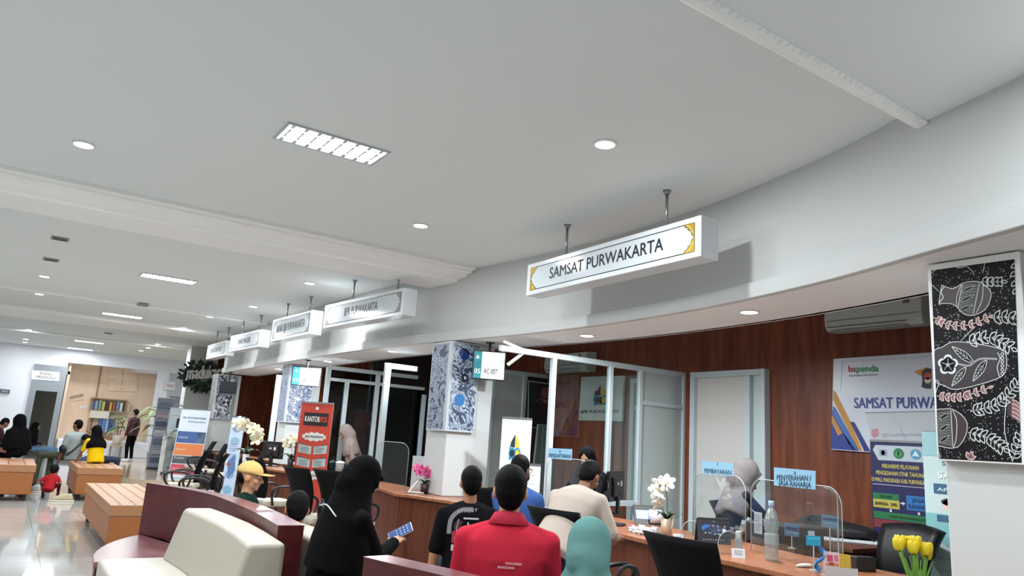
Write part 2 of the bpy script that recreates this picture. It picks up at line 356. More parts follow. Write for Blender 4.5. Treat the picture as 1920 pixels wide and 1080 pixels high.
for i in range(8):
    xx=-l/2+.09*(i+.55); MB().prism([(xx-.012,-w/2+.02,-.0105),(xx+.012,-w/2+.02,-.0105),(xx+.004,0,-.0105),(xx+.012,w/2-.02,-.0105),(xx-.012,w/2-.02,-.0105),(xx-.004,0,-.0105)],(0,0,.002)).build('louvre',MIR,parent=F0)
L=bpy.data.lights.new('lamp','AREA'); L.shape='RECTANGLE'; L.size=.68; L.size_y=.3; L.energy=FIX_W; L.color=(.92,.965,1); o=bpy.data.objects.new('lamp_light',L); COL.objects.link(o); o.parent=F0; o.location=(0,0,-.03)
fn=['largest, nearest','second along the ceiling','third along the ceiling','fourth, a thin bright line','fifth, faint line near the far wall']
for i,Y_ in enumerate([4.75,11.2,16.25,23.3,26.2]):
    lb='rectangular louvred fluorescent ceiling light with silver frame, '+fn[i]
    if i==0: F0.location=(1.575,Y_,CEIL); F0['label']=lb; F0['group']='louvred ceiling lights'
    else: dup(F0,(1.6,Y_,CEIL),0,lb,'louvred ceiling lights')
for X_,Y_ in [(-1.6,4.75),(-1.6,11.2),(-4.5,16),(-4.5,4.75),(1.6,-.6)]: dup(F0,(X_,Y_,CEIL if Y_>1.95 else 3.27),0,'added louvred ceiling light outside the view','added louvred lights outside the view')  # more fixtures, unseen, added for the room's brightness
for o in list(COL.objects):
    if o.type=='LIGHT' and o.parent and o.parent.location.y>24: o.data=o.data.copy(); o.data.energy*=.5
# small dark ceiling fittings
for i,(px,py,nm) in enumerate([(112,450,'above the left downlight row, nearer of two'),(95,489,'just above the second left downlight'),(268,571,'on the thin ceiling moulding'),(203,626,'between the third and fourth louvred lights')]):
    p=at(px,py,Z=CEIL-.02); v=root('ceiling_vent','small dark ceiling fitting '+nm,'ceiling vent',(p.x,p.y,CEIL-(.03 if i==2 else 0)),group='small ceiling fittings')
    MB().b2((-.09,-.09,-.012),(.09,.09,0)).build('plate',M('8e9092',.5),parent=v); 
    for k in range(3): MB().b2((-.07,-.055+k*.04,-.018),(.07,-.03+k*.04,-.012)).build('slat',M('4a4b4d' if i!=2 else '8a8a8a',.5),parent=v)
# ---------------- hanging sign boxes
SIGNW=M('d2d7da',.25); PAN=M('ccd5da',.12,key='acryl'); GOLD=M('b8942f',.3,metal=.5,var=.4,bs=12,key='gold')
def hsign(a,b,zb,zt,text,label,tw=.7,depth=.18,gold=True,rods=(.22,.8)):
    "a,b: plan points of the front bottom corners, a far/left, b near/right"
    a=Vector(a);b=Vector(b); pl=Plane((a.x,a.y,0),b-a); L=(b-a).length; zc=(zb+zt)/2; H=zt-zb
    r=root('hanging_sign',label,'hanging sign',((a.x+b.x)/2,(a.y+b.y)/2,zb),group=None)
    mid=Vector(((a.x+b.x)/2,(a.y+b.y)/2,0)); R=pl.r.copy(); inv=-Vector((mid.x,mid.y,zb))
    back=-pl.n*depth
    m=MB(); m.prism([mid-R*L/2+Vector((0,0,zb)),mid+R*L/2+Vector((0,0,zb)),mid+R*L/2+Vector((0,0,zt)),mid-R*L/2+Vector((0,0,zt))],back)
    m.v=[v+inv for v in m.v]; m.build('sign_box',SIGNW,parent=r,bevel=.006)
    f=lambda u,v:mid+R*u+Vector((0,0,zc+v))+inv
    p=Print(f,pl.n,.0008); w=L/2-.06; h=H/2-.045
    p.rect(-w,-h,w,h,PAN)
    p.layer(2); k=.007
    for q in (((-w,h),(w,h)),((-w,-h),(w,-h)),((-w,-h),(-w,h)),((w,-h),(w,h))): p.line(q,k,INK,smooth=False)
    if not gold: 
        pass
    g=GOLD if gold else M('6b6c74',.4,key='greyorn')
    c=h*.92
    for sx in (-1,1):
        for sy in (-1,1):
            e=[(w,0),(w,h),(w-c*1.0,h),(w-c*.93,h*.82),(w-c*.68,h*.78),(w-c*.6,h*.55),(w-c*.35,h*.5),(w-c*.28,h*.24),(w-.01,.004)]
            p.layer(3).poly([(sx*x,sy*y) for x,y in e],g); p.layer(4).line([(sx*x,sy*y) for x,y in e[2:]],.005,INK,smooth=False)
            p.line([(sx*x,sy*y) for x,y in ((w-c*.75,h*.93),(w-c*.4,h*.72),(w-c*.12,h*.3))],.006,M('e2c766',.4))
    p.layer(3)
    p.text(text,(-L/2*tw,-H*.13),(L/2*tw,-H*.13),H*.34,INK,.018)
    p.build('sign_face',None,parent=r)
    for t in rods:
        q=mid+R*(t-.5)*L-pl.n*depth*.5
        MB().cyl((q.x+inv.x,q.y+inv.y,H-.01),(q.x+inv.x,q.y+inv.y,CEIL-zb),.012,n=12).cyl((q.x+inv.x,q.y+inv.y,CEIL-zb-.03),(q.x+inv.x,q.y+inv.y,CEIL-zb),.02,.034,n=12).build('hanger_rod',STEEL,parent=r,smooth=True)
    return r
def hs(px,zb,zt,*a,**k):
    BL=at(*px[0],Z=zb);BR=at(*px[1],Z=zb); return hsign((BL.x,BL.y,0),(BR.x,BR.y,0),zb,zt,*a,**k)
hs([(986,555),(1314,480)],2.76,3.06,'SAMSAT PURWAKARTA','white hanging sign box reading SAMSAT PURWAKARTA with gold corner ornaments',tw=.66)
hs([(605,616),(754,590)],2.76,3.08,'BPR PURWAKARTA','white hanging sign box reading BPR PURWAKARTA',tw=.42,gold=False,rods=(.3,.85))
hs([(507,641),(580,626)],2.76,3.12,'BANK BJB PURWAKARTA','third white hanging sign box along the fascia, left of the BPR sign',tw=.72,gold=False)
hs([(429,660),(485,650)],2.76,3.07,'BANK MANDIRI','fourth white hanging sign box along the fascia',tw=.4,gold=False)
hs([(386,674),(421,666)],2.76,3.07,'KANTOR POS','farthest white hanging sign box, above the wreath with white lettering',tw=.6,gold=False)
# ---------------- batik panel on the nearest column
bx=4.08; bp=Plane((bx,1.7,0),(0,1)); TL=bp.hit(1738,500);BLc=bp.hit(1757,863);TRc=bp.hit(1905,478)
y0=TL.y; y1=bp.hit(1912,478).y; zt=SOF-.01; zb=bp.hit(1757,863).z
r=root('batik_panel','tall batik art panel of white leaves and vases on black, framed white','wall panel',(bx,(y0+y1)/2,zb)); inv=-Vector(r.location)
MB().b2((bx+.001,y1,zb),(bx+.069,y0,zt)).build('frame',WHITEP,parent=r,bevel=.004); bpy.data.objects[-1] if False else None
r.children[0].location=inv
f=lambda px,py: bp.hit(max(1746+(py-507)*.04,min(px,1902+(py-486)*.036)),py,.0)+inv
p=Print(f,bp.n,.0006)
BK=M('100e12',.5,spec=.2,key='batik'); BR=M('3a2a2e',.35,key='batikbrown'); WH=M('dfe3e2',.5,key='batikw'); PK=M('8d6468',.5); PKL=M('e9cdc8',.5)
ins=lambda x,y:(x,y)
p.poly([(1746,507),(1903,486),(1916,868),(1760,860)],BK)
C5=lambda X,Y:(1730+X*190/977,470+Y*210/1080)   # coordinates read from the upper crop
C6=lambda X,Y:(1730+X*190/933,660+Y*220/1080)   # lower crop
def leaf(a,b,w,m=WH,fill=None,lw=1.6,vein=False):
    a=Vector(a);b=Vector(b); d=b-a; n=Vector((-d.y,d.x)).normalized()*w
    q=[a+d*t+n*sin(PI*t**.85)*s for s,ts in ((1,[0,.2,.45,.7,.9,1]),(-1,[.9,.7,.45,.2])) for t in ts]
    pts=[(v.x,v.y) for v in q]
    if fill: p.layer(p.k-1).poly(pts,fill); p.layer(p.k+1)
    p.line(pts,lw,m,k=3,closed=True)
    if vein:
        p.line([tuple(a),tuple(b)],lw*.6,m,smooth=False)
        for t in (.25,.4,.55,.7):
            for s in (1,-1):
                c=a+d*t; e=a+d*(t+.16)+n*s*sin(PI*t**.85)*.75; p.line([tuple(c),tuple(e)],lw*.6,m,smooth=False)
def branch(pts,n,L,w,m=WH,fill=BK,side=(1,-1)):
    q=cr([Vector((a,b,0)) for a,b in pts],8); p.layer(3).line(pts,1.4,m)
    for i in range(n):
        k=int((i+.7)/(n+.3)*(len(q)-1)); c=q[k]; d=(q[min(k+1,len(q)-1)]-q[k-1]).normalized()
        for s in side:
            e=Matrix.Rotation(s*.85,3,'Z')@d; leaf((c.x,c.y),(c.x+e.x*L*1.3,c.y+e.y*L*1.3),w*1.25,m,fill)
    k=len(q)-1; d=(q[k]-q[k-3]).normalized(); leaf((q[k].x,q[k].y),(q[k].x+d.x*L,q[k].y+d.y*L),w,m,fill)
rr=random.Random(3); p.layer(1.6)
inb=lambda x,y: (1748+ (y-507)*.04)<x<(1901+(y-486)*.035) and (507-(x-1746)*.134+3)<y<(858+(x-1760)*.05)
for i in range(1100):
    x_=rr.uniform(1747,1914); y_=rr.uniform(492,864)
    if inb(x_,y_): p.disc(x_,y_,rr.choice((.7,.9,1.1)),M('a9abad',.5),n=6)
# vases: filled bodies then outline
def fillline(pts,fill,w=1.2,m=WH,lay=2.2):
    q=[(v.x,v.y) for v in cr([Vector((a,b,0)) for a,b in pts],5,True)]
    p.layer(lay).poly(q,fill); p.layer(lay+.6).line(q,w,m,smooth=False,closed=True)
fillline([C5(210,345),C5(300,365),C5(400,310),C5(540,300),C5(640,370),C5(660,440),C5(610,560),C5(500,620),C5(400,610),C5(300,520),C5(180,510),C5(160,520),C5(165,450),C5(185,340)],BR)
def band(c0,c1,c2,c3,n,fn):
    p.layer(3).poly([c0,c1,c2,c3],BK)
    for i in range(n):
        t=(i+.5)/n; a=(c0[0]+(c3[0]-c0[0])*t,c0[1]+(c3[1]-c0[1])*t); b=(c1[0]+(c2[0]-c1[0])*t,c1[1]+(c2[1]-c1[1])*t); p.layer(3.3).line([a,b],.55,WH,smooth=False)
    p.layer(3.6).line([c0,c3],1.1,WH,smooth=False).layer; p.line([c1,c2],1.1,WH,smooth=False)
band(C5(380,330),C5(550,310),C5(490,610),C5(340,560),20,None)
p.layer(4.6)
for t in (0,1,2): leaf(C5(380+t*-15,400+t*90),C5(510-t*12,335+t*95),2.4,WH,BK,.5)
p.layer(3.6).line([C5(585,330),C5(575,470),C5(520,600)],1.0,WH); p.line([C5(370,330),C5(330,450),C5(330,540)],1.0,WH); p.line([C5(210,345),C5(180,400),C5(200,450),C5(170,490),C5(160,520)],1.6,WH)
branch([C5(100,640),C5(250,715),C5(450,715),C5(640,640)],8,8.5,2.3,PKL,PK)
branch([C5(560,300),C5(660,300),C5(770,300),],4,9,3)
branch([C5(660,650),C5(800,640),C5(930,660)],4,13,3.3)
branch([C5(430,880),C5(650,840),C5(860,940)],7,13,3.2)
branch([C5(915,90),C5(900,250),C5(925,440)],4,10,3.2,side=(1,))
p.layer(3); p.line([C5(430,150),C5(480,200),C5(500,240)],.9,WH); p.line([C5(600,120),C5(580,220)],.9,WH); p.line([C5(90,330),C5(160,395)],.9,WH); p.line([C5(510,730),C5(370,870)],.9,WH); p.line([C5(300,150),C5(360,165),C5(420,150)],1.2,WH); p.line([C5(90,215),C5(125,185)],1.2,WH)
fillline([C5(106,985),C5(190,930),C5(300,880),C5(500,895),C5(740,945),C6(770,30),C6(765,170),C6(700,240),C6(480,310),C6(300,345),C6(200,310),C6(110,250)],M('2c2428',.35,key='b2'))
p.layer(4)
for k in range(6): a=C6(205,115) ; 
cx,cy=C6(235,118)
for k in range(5): 
    e=k*2*PI/5-.3; p.layer(4).disc(cx+11*cos(e),cy+11*sin(e),8.5,WH); p.layer(4.6).disc(cx+9*cos(e),cy+9*sin(e),6,BK); p.layer(5.2).line([(cx+3*cos(e),cy+3*sin(e)),(cx+12*cos(e),cy+12*sin(e))],.7,WH,smooth=False)
p.layer(5.6).disc(cx,cy,2,WH)
p.layer(5); p.line([C6(330,110),C6(430,125),C6(530,65),C6(690,65)],3.0,WH); p.layer(5.5).line([C6(330,110),C6(430,125),C6(530,65),C6(690,65)],1.2,M('2c2428',.35,key='b2'))
p.layer(5); leaf(C6(470,100),C5(285,925),7,WH,BK,1.1,True); leaf(C6(400,140),C6(270,315),6.5,WH,BK,1.1,True); leaf(C6(590,75),C6(465,270),7,WH,BK,1.1,True)
p.layer(3.5).line([C6(690,5),C6(715,60),C6(690,130),C6(700,200),C6(715,235)],1.4,WH)
for k in range(6): p.disc(C6(735,20+k*36)[0],C6(735,20+k*36)[1],3.2,WH); p.layer(4.2).disc(C6(735,20+k*36)[0],C6(735,20+k*36)[1],1.8,BK); p.layer(3.5)
branch([C6(135,405),C6(350,415),C6(610,330)],8,8.5,2.3,PKL,PK)
branch([C6(440,550),C6(700,470),C6(905,260)],9,12.5,3.1)
branch([C6(420,740),C6(600,790),C6(750,890)],7,13,3.2)
branch([C6(830,1000),C6(870,880),C6(910,760)],4,12,3.4)
branch([C6(420,1000),C6(440,960)],1,10,3,PKL,PK)
fillline([C6(115,560),C6(200,525),C6(280,530),C6(370,590),C6(410,660),C6(400,760),C6(340,860),C6(270,885),C6(180,870),C6(130,830)],BR)
band(C6(122,560),C6(262,535),C6(280,870),C6(140,840),22,None)
p.layer(4.6)
for t in (0,1,2): leaf(C6(160,620+t*105),C6(245,560+t*105),3,WH,BK,.5)
p.layer(3.8).line([C6(280,535),C6(315,640),C6(310,800),C6(285,880)],1.2,WH)
p.line([C6(775,410),C6(755,700),C6(790,880),C6(830,1010)],1.4,WH)
p.layer(2.4).poly([C6(780,410),C6(820,415),C6(815,590),C6(780,585)],BR); p.poly([C6(822,420),C6(912,480),C6(918,655),C6(818,590)],PK); p.layer(3.2)
for k in range(5): p.line([C6(822,440+k*36),C6(870,455+k*38),C6(916,505+k*36)],1.3,PKL)
p.line([C6(120,860),C6(160,980)],1.1,WH); p.line([C6(112,400),C6(150,280),C6(112,255)],1.1,WH)
p.build('batik_print',None,parent=r)
# ---------------- batik panels of the other columns (procedural ink pattern, traced circles)
def batikmat(key,c0,c1,c2,sc=9):
    m=bpy.data.materials.new('batik_'+key); m.use_nodes=True; nt=m.node_tree; b=nt.nodes['Principled BSDF']; b.inputs['Roughness'].default_value=.4
    tc=nt.nodes.new('ShaderNodeTexCoord'); n=nt.nodes.new('ShaderNodeTexNoise'); n.inputs['Scale'].default_value=sc*.6; n.inputs['Distortion'].default_value=3.5; n.inputs['Detail'].default_value=2
    v=nt.nodes.new('ShaderNodeTexVoronoi'); v.feature='DISTANCE_TO_EDGE'; v.inputs['Scale'].default_value=sc
    cr_=nt.nodes.new('ShaderNodeValToRGB'); e=cr_.color_ramp; e.interpolation='CONSTANT'; e.elements[0].color=(*hexc(c0),1); e.elements[1].position=.42; e.elements[1].color=(*hexc(c1),1)
    for pos,c in ((.47,c2),(.5,c1),(.56,c0),(.6,c1)): q=e.elements.new(pos); q.color=(*hexc(c),1)
    mm=nt.nodes.new('ShaderNodeMath'); mm.operation='GREATER_THAN'; mm.inputs[1].default_value=.035
    mx=nt.nodes.new('ShaderNodeMix'); mx.data_type='RGBA'; mx.inputs[6].default_value=(*hexc(c0),1)
    L=nt.links.new; L(tc.outputs['Object'],n.inputs['Vector']); L(n.outputs['Color'],v.inputs['Vector']); L(n.outputs['Fac'],cr_.inputs[0]); L(v.outputs[0],mm.inputs[0]); L(mm.outputs[0],mx.inputs[0]); L(cr_.outputs[0],mx.inputs[7]); L(mx.outputs[2],b.inputs['Base Color'])
    return m
def colpanel(x,y,w1,w2,zb,zt,mat1,mat2,label,extra=None):
    "two faces around the corner (x,y): left face runs to +y, right face runs to +x"
    r=root('batik_panel',label,'wall panel',(x,y,zb)); H=zt-zb; t=.045
    MB().b2((-t,0,0),(0-.001,w1,H)).b2((-t,-t,0),(w2,0-.001,H)).build('frame',M('c4cdd4',.4),parent=r,bevel=.003)
    p=Print(lambda u,v:Vector((-t,u,v)),(-1,0,0),.0015); p.rect(.02,.02,w1-.02,H-.02,mat1); p.build('batik_print',None,parent=r)
    p=Print(lambda u,v:Vector((u,-t,v)),(0,-1,0),.0015); p.rect(-t+.03,.02,w2-.015,H-.02,mat2)
    if extra: extra(p,H)
    p.build('batik_print',None,parent=r); return r
NAVY='26344f'; PALE='b3c0d2'; MIDB='5b7397'
def ex(p,H):
    BL=M('1d3f7c',.4); B2=M('2f74b5',.4)
    for (u,v,m_) in ((.13,H-.14,BL),(.11,.36,B2)):
        q=[(u+(.065+.006*(k%2))*cos(k*PI/12),v+(.068+.006*(k%2))*sin(k*PI/12)) for k in range(24)]; p.layer(3).poly(q,m_)
        p.line([(u,v-.07),(u+.005,v-.13),(u-.02,v-.17)],.008,M(NAVY,.5)); p.line([(u-.03,v-.17),(u+.03,v-.17),(u+.03,v-.24),(u-.03,v-.24),(u-.03,v-.17)],.008,M(NAVY,.5),smooth=False)
    for k in range(8): e=k*PI/4; p.disc(.16+.035*cos(e),.62+.035*sin(e),.016,M(NAVY,.5)); 
    p.disc(.16,.62,.02,M('dfe4ea',.5))
    for (a,b,c,d) in ((.03,.75,.12,.46),(.09,.72,.18,.44),(.27,.5,.2,.2),(.05,.98,.3,.86)):
        p.line([(a,b),((a+c)/2+.02,(b+d)/2),(c,d)],.007,M(NAVY,.5))
        for k in range(7): t=(k+.5)/7; uu=a+(c-a)*t; vv=b+(d-b)*t; p.line([(uu-.03,vv+.012),(uu+.03,vv-.006)],.008,M(NAVY,.5),smooth=False)
zb2=1.49
colpanel(4.19,7.46,.42,.34,zb2,SOF-.01,batikmat('c2a',NAVY,PALE,MIDB,7),batikmat('c2b','42546f','c0cbda','8193b0',5),'blue and white batik panel with blue circles wrapping the middle white column',ex)
colpanel(4.14,13.19,.42,.4,1.5,SOF-.01,batikmat('c3a','6f7a92','a9b3c8','8893ab',9),batikmat('c3b','d8dde8','233863','4b66a0',8),'navy and white batik panel on the column behind the 07 screen')
colpanel(3.99,18.09,.45,.36,1.5,SOF-.01,batikmat('c4a','8a8488','cfcdd0','a9a6a8',6),batikmat('c4b','cfd3d8','1c2230','2c3a5c',4),'black and white batik panel on the far column behind the blank black screen')
# ---------------- queue screens on brackets
def screen(cx,cy,cz,w,h,yaw,label,faces=None,bracket=None,top=True):
    r=root('queue_screen',label,'screen',(cx,cy,cz-h/2),yaw)  # faces local -y
    MB().b2((-w/2,-.0,0),(w/2,.045,h)).build('housing',M('15171a',.4),parent=r,bevel=.004)
    p=Print(lambda u,v:Vector((u,0,v)),(0,-1,0),.001)
    if faces:
        TE,T1,T2=faces; bw=w*.27
        p.rect(-w/2+.012,.012,-w/2+bw,h-.012,TE); p.rect(-w/2+bw,.012,w/2-.012,h-.012,M('e4eceb',.4,emit=.42,key='scr')); p.layer(2)
        LT=M('ffffff',.5,emit=.5,key='scrw'); DK=M('59615f',.5)
        p.text(T1,(-w/2+.026,h*.2),(-w/2+bw-.012,h*.2),h*.17,LT,-.01); p.text(T2,(-w/2+bw+.03,h*.2),(w*.5-.09,h*.2),h*.19,DK,.012)
        p.poly([(-w/2+bw*.32,h*.72),(-w/2+bw*.7,h*.72),(-w/2+bw*.62,h*.79),(-w/2+bw*.5,h*.84),(-w/2+bw*.4,h*.79)],LT)
    else: p.rect(-w/2+.012,.012,w/2-.012,h-.012,M('20252a',.15))
    p.build('display',None,parent=r)
    MB().cyl((0,.05,h*.6),(0,.05,SOF-(cz-h/2)),.016,n=10).b2((-.07,.045,h*.4),(.07,.07,h*.75)).b2((-.05,0,SOF-(cz-h/2)-.012),(.05,.1,SOF-(cz-h/2)+.002)).build('ceiling_bracket',M('2a2c30',.4),parent=r)
    return r
TEAL=M('2f8a94',.4,emit=.25,key='teal'); BLUEB=M('4aa2cc',.4,emit=.5,key='sblue')
q=at(935,641,Z=SOF); D1=(q-CP).dot(Vector((RX[2],RY[2],RZ[2]))); c1=at(917,685,D=D1); w1=D1/FPX
screen(c1.x,c1.y,c1.z,62*w1,54*w1,math.atan2(-c1.x,c1.y)*.85,'queue screen showing 05 and AC-007 beside the middle batik column',(TEAL,'05','AC-007'))
c2=at(574,706,D=12.1); screen(c2.x,c2.y,c2.z,.46,.31,math.atan2(-c2.x,c2.y),'queue screen showing 07 in front of the navy batik panel',(BLUEB,'07','AK-000'))
c3=at(428,727,D=16.2); screen(c3.x,c3.y,c3.z,.36,.27,math.atan2(-c3.x,c3.y),'blank black queue screen on the far column')
# white angled bracket beams beside the first screen
def bar(a,b,w=.04,m_=None,name='bracket_bar',par=None):
    o=MB(); x_,y_,_=frame(Vector(b)-Vector(a)); o.rings([[Vector(p_)+x_*sx*w/2+y_*sy*w/2 for sx,sy in ((-1,-1),(1,-1),(1,1),(-1,1))] for p_ in (a,b)]); return o.build(name,m_ or ALU,parent=par)
# ---------------- glazed partitions
GL=glass('pane','eff5f4',.04); GL2=glass('dark','93a3a4',.05); FROST=glass('frost','dbe4e2',.04,.3,.5)
AL=M('c0cdd1',.4,key='alu2')
def partition(name,label,pl,posts,rails,panes,base=(0,0),w=.055,mat=AL,thick=.06):
    "posts: (px,ztop,zbot) ; rails:(px0,px1,z,h) ; panes:(px0,px1,z0,z1,mat) all px measured at eye level row py"
    o=pl.hit(*posts[0][:2]); r=root('glass_partition',label,'partition',(o.x,o.y,0)); inv=-Vector((o.x,o.y,0)); 
    def bx(m,A,B,z0,z1,t):
        A=Vector((A.x,A.y,0));B=Vector((B.x,B.y,0)); m.prism([A+Vector((0,0,z0))+inv,B+Vector((0,0,z0))+inv,B+Vector((0,0,z1))+inv,A+Vector((0,0,z1))+inv],-pl.n*t)
    for px,py,zt_,zb_ in posts:
        c=pl.hit(px,py); m=MB(); bx(m,c-pl.r*w/2,c+pl.r*w/2,zb_,zt_,thick); m.build('post',mat,parent=r,bevel=.004,seg=1)
    for a,b,z_,h_ in rails:
        m=MB(); bx(m,pl.hit(*a)-pl.n*.004,pl.hit(*b)-pl.n*.004,z_-h_,z_+.0015,thick*.8); m.build('rail',mat,parent=r,bevel=.004,seg=1)
    for a,b,z0,z1,g in panes:
        m=MB(); A=pl.hit(*a)-pl.n*.025;B=pl.hit(*b)-pl.n*.025; bx(m,A,B,z0,z1,.006); m.build('glass_pane',g,parent=r)
    return r
P1=Plane((4.3,6.45,0),(1,0))
partition('p','glass partition with white posts left of the SAMSAT counter, against the wood wall',P1,[(1035,800,2.37,.78),(1144,800,2.37,.78),(1201,800,2.37,.0),(1283,830,2.4,.0)],[((930,800),(1288,800),2.41,.06),((1035,800),(1201,800),.84,.06),((1205,800),(1283,800),2.0,.05)],[((1035,800),(1144,800),.8,2.36,GL),((1144,800),(1201,800),.8,2.36,GL),((1205,800),(1283,800),.1,1.95,FROST),((1205,800),(1283,800),2.0,2.36,FROST)])
# brackets joining the rail to the column
r=root('bracket_arm','white bracket arms beside the 05 screen below the soffit','bracket',(4.7,6.8,SOF-.2)); inv=-Vector(r.location)
A_=at(985,650,Z=2.5); J=at(986,658,Y=6.45); 
for a,b in ((at(944,640,Y=6.6),J),(at(952,684,Y=6.6),J),(at(940,657,Y=6.6),J)): bar(a+inv,b+inv,.03,WHITEP,'arm',r)
# door set in the wood wall
W7=Plane((6.97,5.8,0),(0,1)); DOORG=M('b9b6b0',.35,key='frostdoor')
d=root('door_3','x','x',(6.97,5.8,0)); del d['label'],d['category']; d['kind']='structure'; inv=-Vector(d.location)
ya=W7.hit(1437,800).y; yb_=W7.hit(1302,800).y; ym=W7.hit(1408,800).y; yn=W7.hit(1310,850).y
m=MB(); zt_=2.4
for a,b in ((ya-.03,ya+.03),(yb_-.05,yb_+.02),(ym-.035,ym+.035)): m.b2((6.9,a,0),(7.0,b,zt_-.0701 if abs(a-ym)<.1 else zt_))
m.b2((6.903,ya+.031,zt_-.07),(7.0,yb_-.051,zt_-.002)); m.v=[v+inv for v in m.v]; m.build('door_frame',AL,parent=d,bevel=.004,seg=1)
m=MB().b2((6.96,ym,0),(6.98,yb_,zt_-.07)); m.v=[v+inv for v in m.v]; m.build('frosted_panel',M('d2cfcb',.25,var=.05,bs=1.2,key='fp'),parent=d)
m=MB().b2((6.96,ya,0),(6.98,ym,zt_-.07)); m.v=[v+inv for v in m.v]; m.build('side_light',M('c5d2d0',.2,key='sl'),parent=d)
# door behind the partition (further along the wall)
def walldoor(pxa,pxb,n,py=800,ztop=2.3,mat=None):
    ya=W7.hit(pxb,py).y; yb=W7.hit(pxa,py).y; d=root('door_%d'%n,'x','x',(6.97,(ya+yb)/2,0)); del d['label'],d['category']; d['kind']='structure'; iy=-(ya+yb)/2
    m=MB()
    for a,b in ((ya,ya+.08),(yb-.08,yb)): m.b2((-.06,a+iy,0),(.02,b+iy,ztop))
    m.b2((-.055,ya+.081+iy,ztop-.07),(.02,yb-.081+iy,ztop-.003)).b2((-.05,ya+.081+iy,ztop-.42),(.02,yb-.081+iy,ztop-.36)); m.build('door_frame',AL,parent=d,bevel=.004,seg=1)
    MB().b2((0,ya+.08+iy,0),(.01,yb-.08+iy,ztop-.42)).b2((0,ya+.08+iy,ztop-.36),(.01,yb-.08+iy,ztop-.07)).build('door_leaf',mat or M('b9c3bf',.25,var=.1,bs=1,key='dl'),parent=d); return d
walldoor(1185,1268,4,ztop=2.36)
# partition further back and between the columns
P3=Plane((4.9,9.3,0),(1,0)); 
z3=P3.hit(1000,703).z
partition('p','second glass partition seen behind the middle column, with posts and top rail',P3,[(983,760,z3,.7),(1068,780,z3,.7),(922,760,z3,.7)],[((915,760),(1075,780),z3+.03,.06)],[((983,760),(1068,760),.75,z3,GL2),((922,760),(983,760),.75,z3,FROST)],w=.07)
P4=Plane((4.6,11.15,0),(1,0)); z4=P4.hit(700,697).z; z5=P4.hit(660,712).z
partition('p','glass partition between the red banner and the middle column, two rails',P4,[(645,780,z5,.7),(703,780,z4,.7),(608,780,z4,.7),(792,790,2.1,.7)],[((608,780),(778,780),z4+.02,.06),((608,780),(792,780),z5,.05)],[((608,780),(703,780),.75,z5-.05,GL2),((703,780),(792,780),.75,z5-.05,GL2),((608,780),(703,780),z5,z4-.04,GL2)],w=.07)
q=at(722,765,Y=9.3); P5=Plane((q.x,9.3,0),(1,0)); z6=P5.hit(745,683).z
partition('p','tall white post with short top rail left of the middle batik column',P5,[(721,770,z6,.77)],[((715,770),(776,775),z6,.07)],[],w=.085)
P6=Plane((4.6,15.2,0),(1,0)); partition('p','narrow white post with corner rail beside the navy batik panel',P6,[(517,760,P6.hit(517,702).z,.7)],[((512,760),(545,760),P6.hit(520,703).z,.06)],[],w=.1)
# wood walls seen behind the far offices
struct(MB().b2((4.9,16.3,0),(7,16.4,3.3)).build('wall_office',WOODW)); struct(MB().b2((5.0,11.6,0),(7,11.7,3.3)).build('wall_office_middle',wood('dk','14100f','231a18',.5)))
# ---------------- signs on the wood wall
def board(pl,c,label,cat='wall sign',name='wall_sign',th=.034,mat=None):
    "c: four pixel corners TL TR BR BL; box with thickness behind the printed face"
    P_=[pl.hit(*q) for q in c]; o=P_[3]; r=root(name,label,cat,tuple(o)); inv=-o
    MB().prism([v+inv for v in P_],-pl.n*th).build('board',mat or WHITEP,parent=r)
    p=Print(lambda x,y:pl.hit(x,y)+inv,pl.n,.0015); return r,p,P_
pS=Plane((6.965,4,0),(0,1))
r,p,c=board(pS,[(1563,673),(1910,650),(1910,868),(1559,843)],'white SAMSAT PURWAKARTA wall board with blue and orange diagonal stripes')
NB=M('2c3f8e',.4); OR=M('c58a2e',.4); BL=M('3f6db3',.4)
p.poly([(1563,673),(1910,650),(1910,868),(1559,843)],M('d3dbe6',.3,key='sb')); p.layer(2)
k6=lambda X,Y:(1520+X*400/1271,540+Y*340/1080)
p.poly([k6(125,740),k6(215,870),k6(285,970),k6(122,958)],NB); p.poly([k6(135,700),k6(150,715),k6(290,968),k6(250,968),k6(128,745)],BL); p.poly([k6(235,795),k6(262,800),k6(358,975),k6(320,972)],M('26307a',.4))
p.poly([k6(136,605),k6(150,620),k6(235,790),k6(310,970),k6(285,968),k6(134,665)],OR); p.layer(3).poly([k6(130,755),k6(190,865),k6(165,880),k6(126,800)],OR)
p.layer(2).line([k6(190,440),k6(180,610)],.6,M('9aa6b8'),smooth=False); p.line([k6(190,440),k6(700,410)],.6,M('9aa6b8'),smooth=False)
p.layer(4).text('SAMSAT PURWAKARTA',k6(262,715),k6(1010,716),.105,NB,.02)
p.text('ba',k6(228,500),k6(272,499),.065,M('b5302c',.4),.03); p.text('penda',k6(277,500),k6(405,496),.065,M('2c8a4a',.4),.03); p.text('Badan Pendapatan Daerah Jawa Barat',k6(232,528),k6(402,520),.017,M('39445a'),.01)
p.poly([k6(615,498),k6(700,470),k6(700,520),k6(660,525)],OR); p.layer(5).poly([k6(665,500),k6(690,478),k6(720,480),k6(720,600),k6(690,600),k6(662,590),k6(668,560)],M('2a2326',.4)); p.layer(6).disc(*k6(700,525),7,M('b5482c',.4)); p.disc(*k6(700,550),6,M('d8cfc6',.4))
p.build('printed_face',None,parent=r)
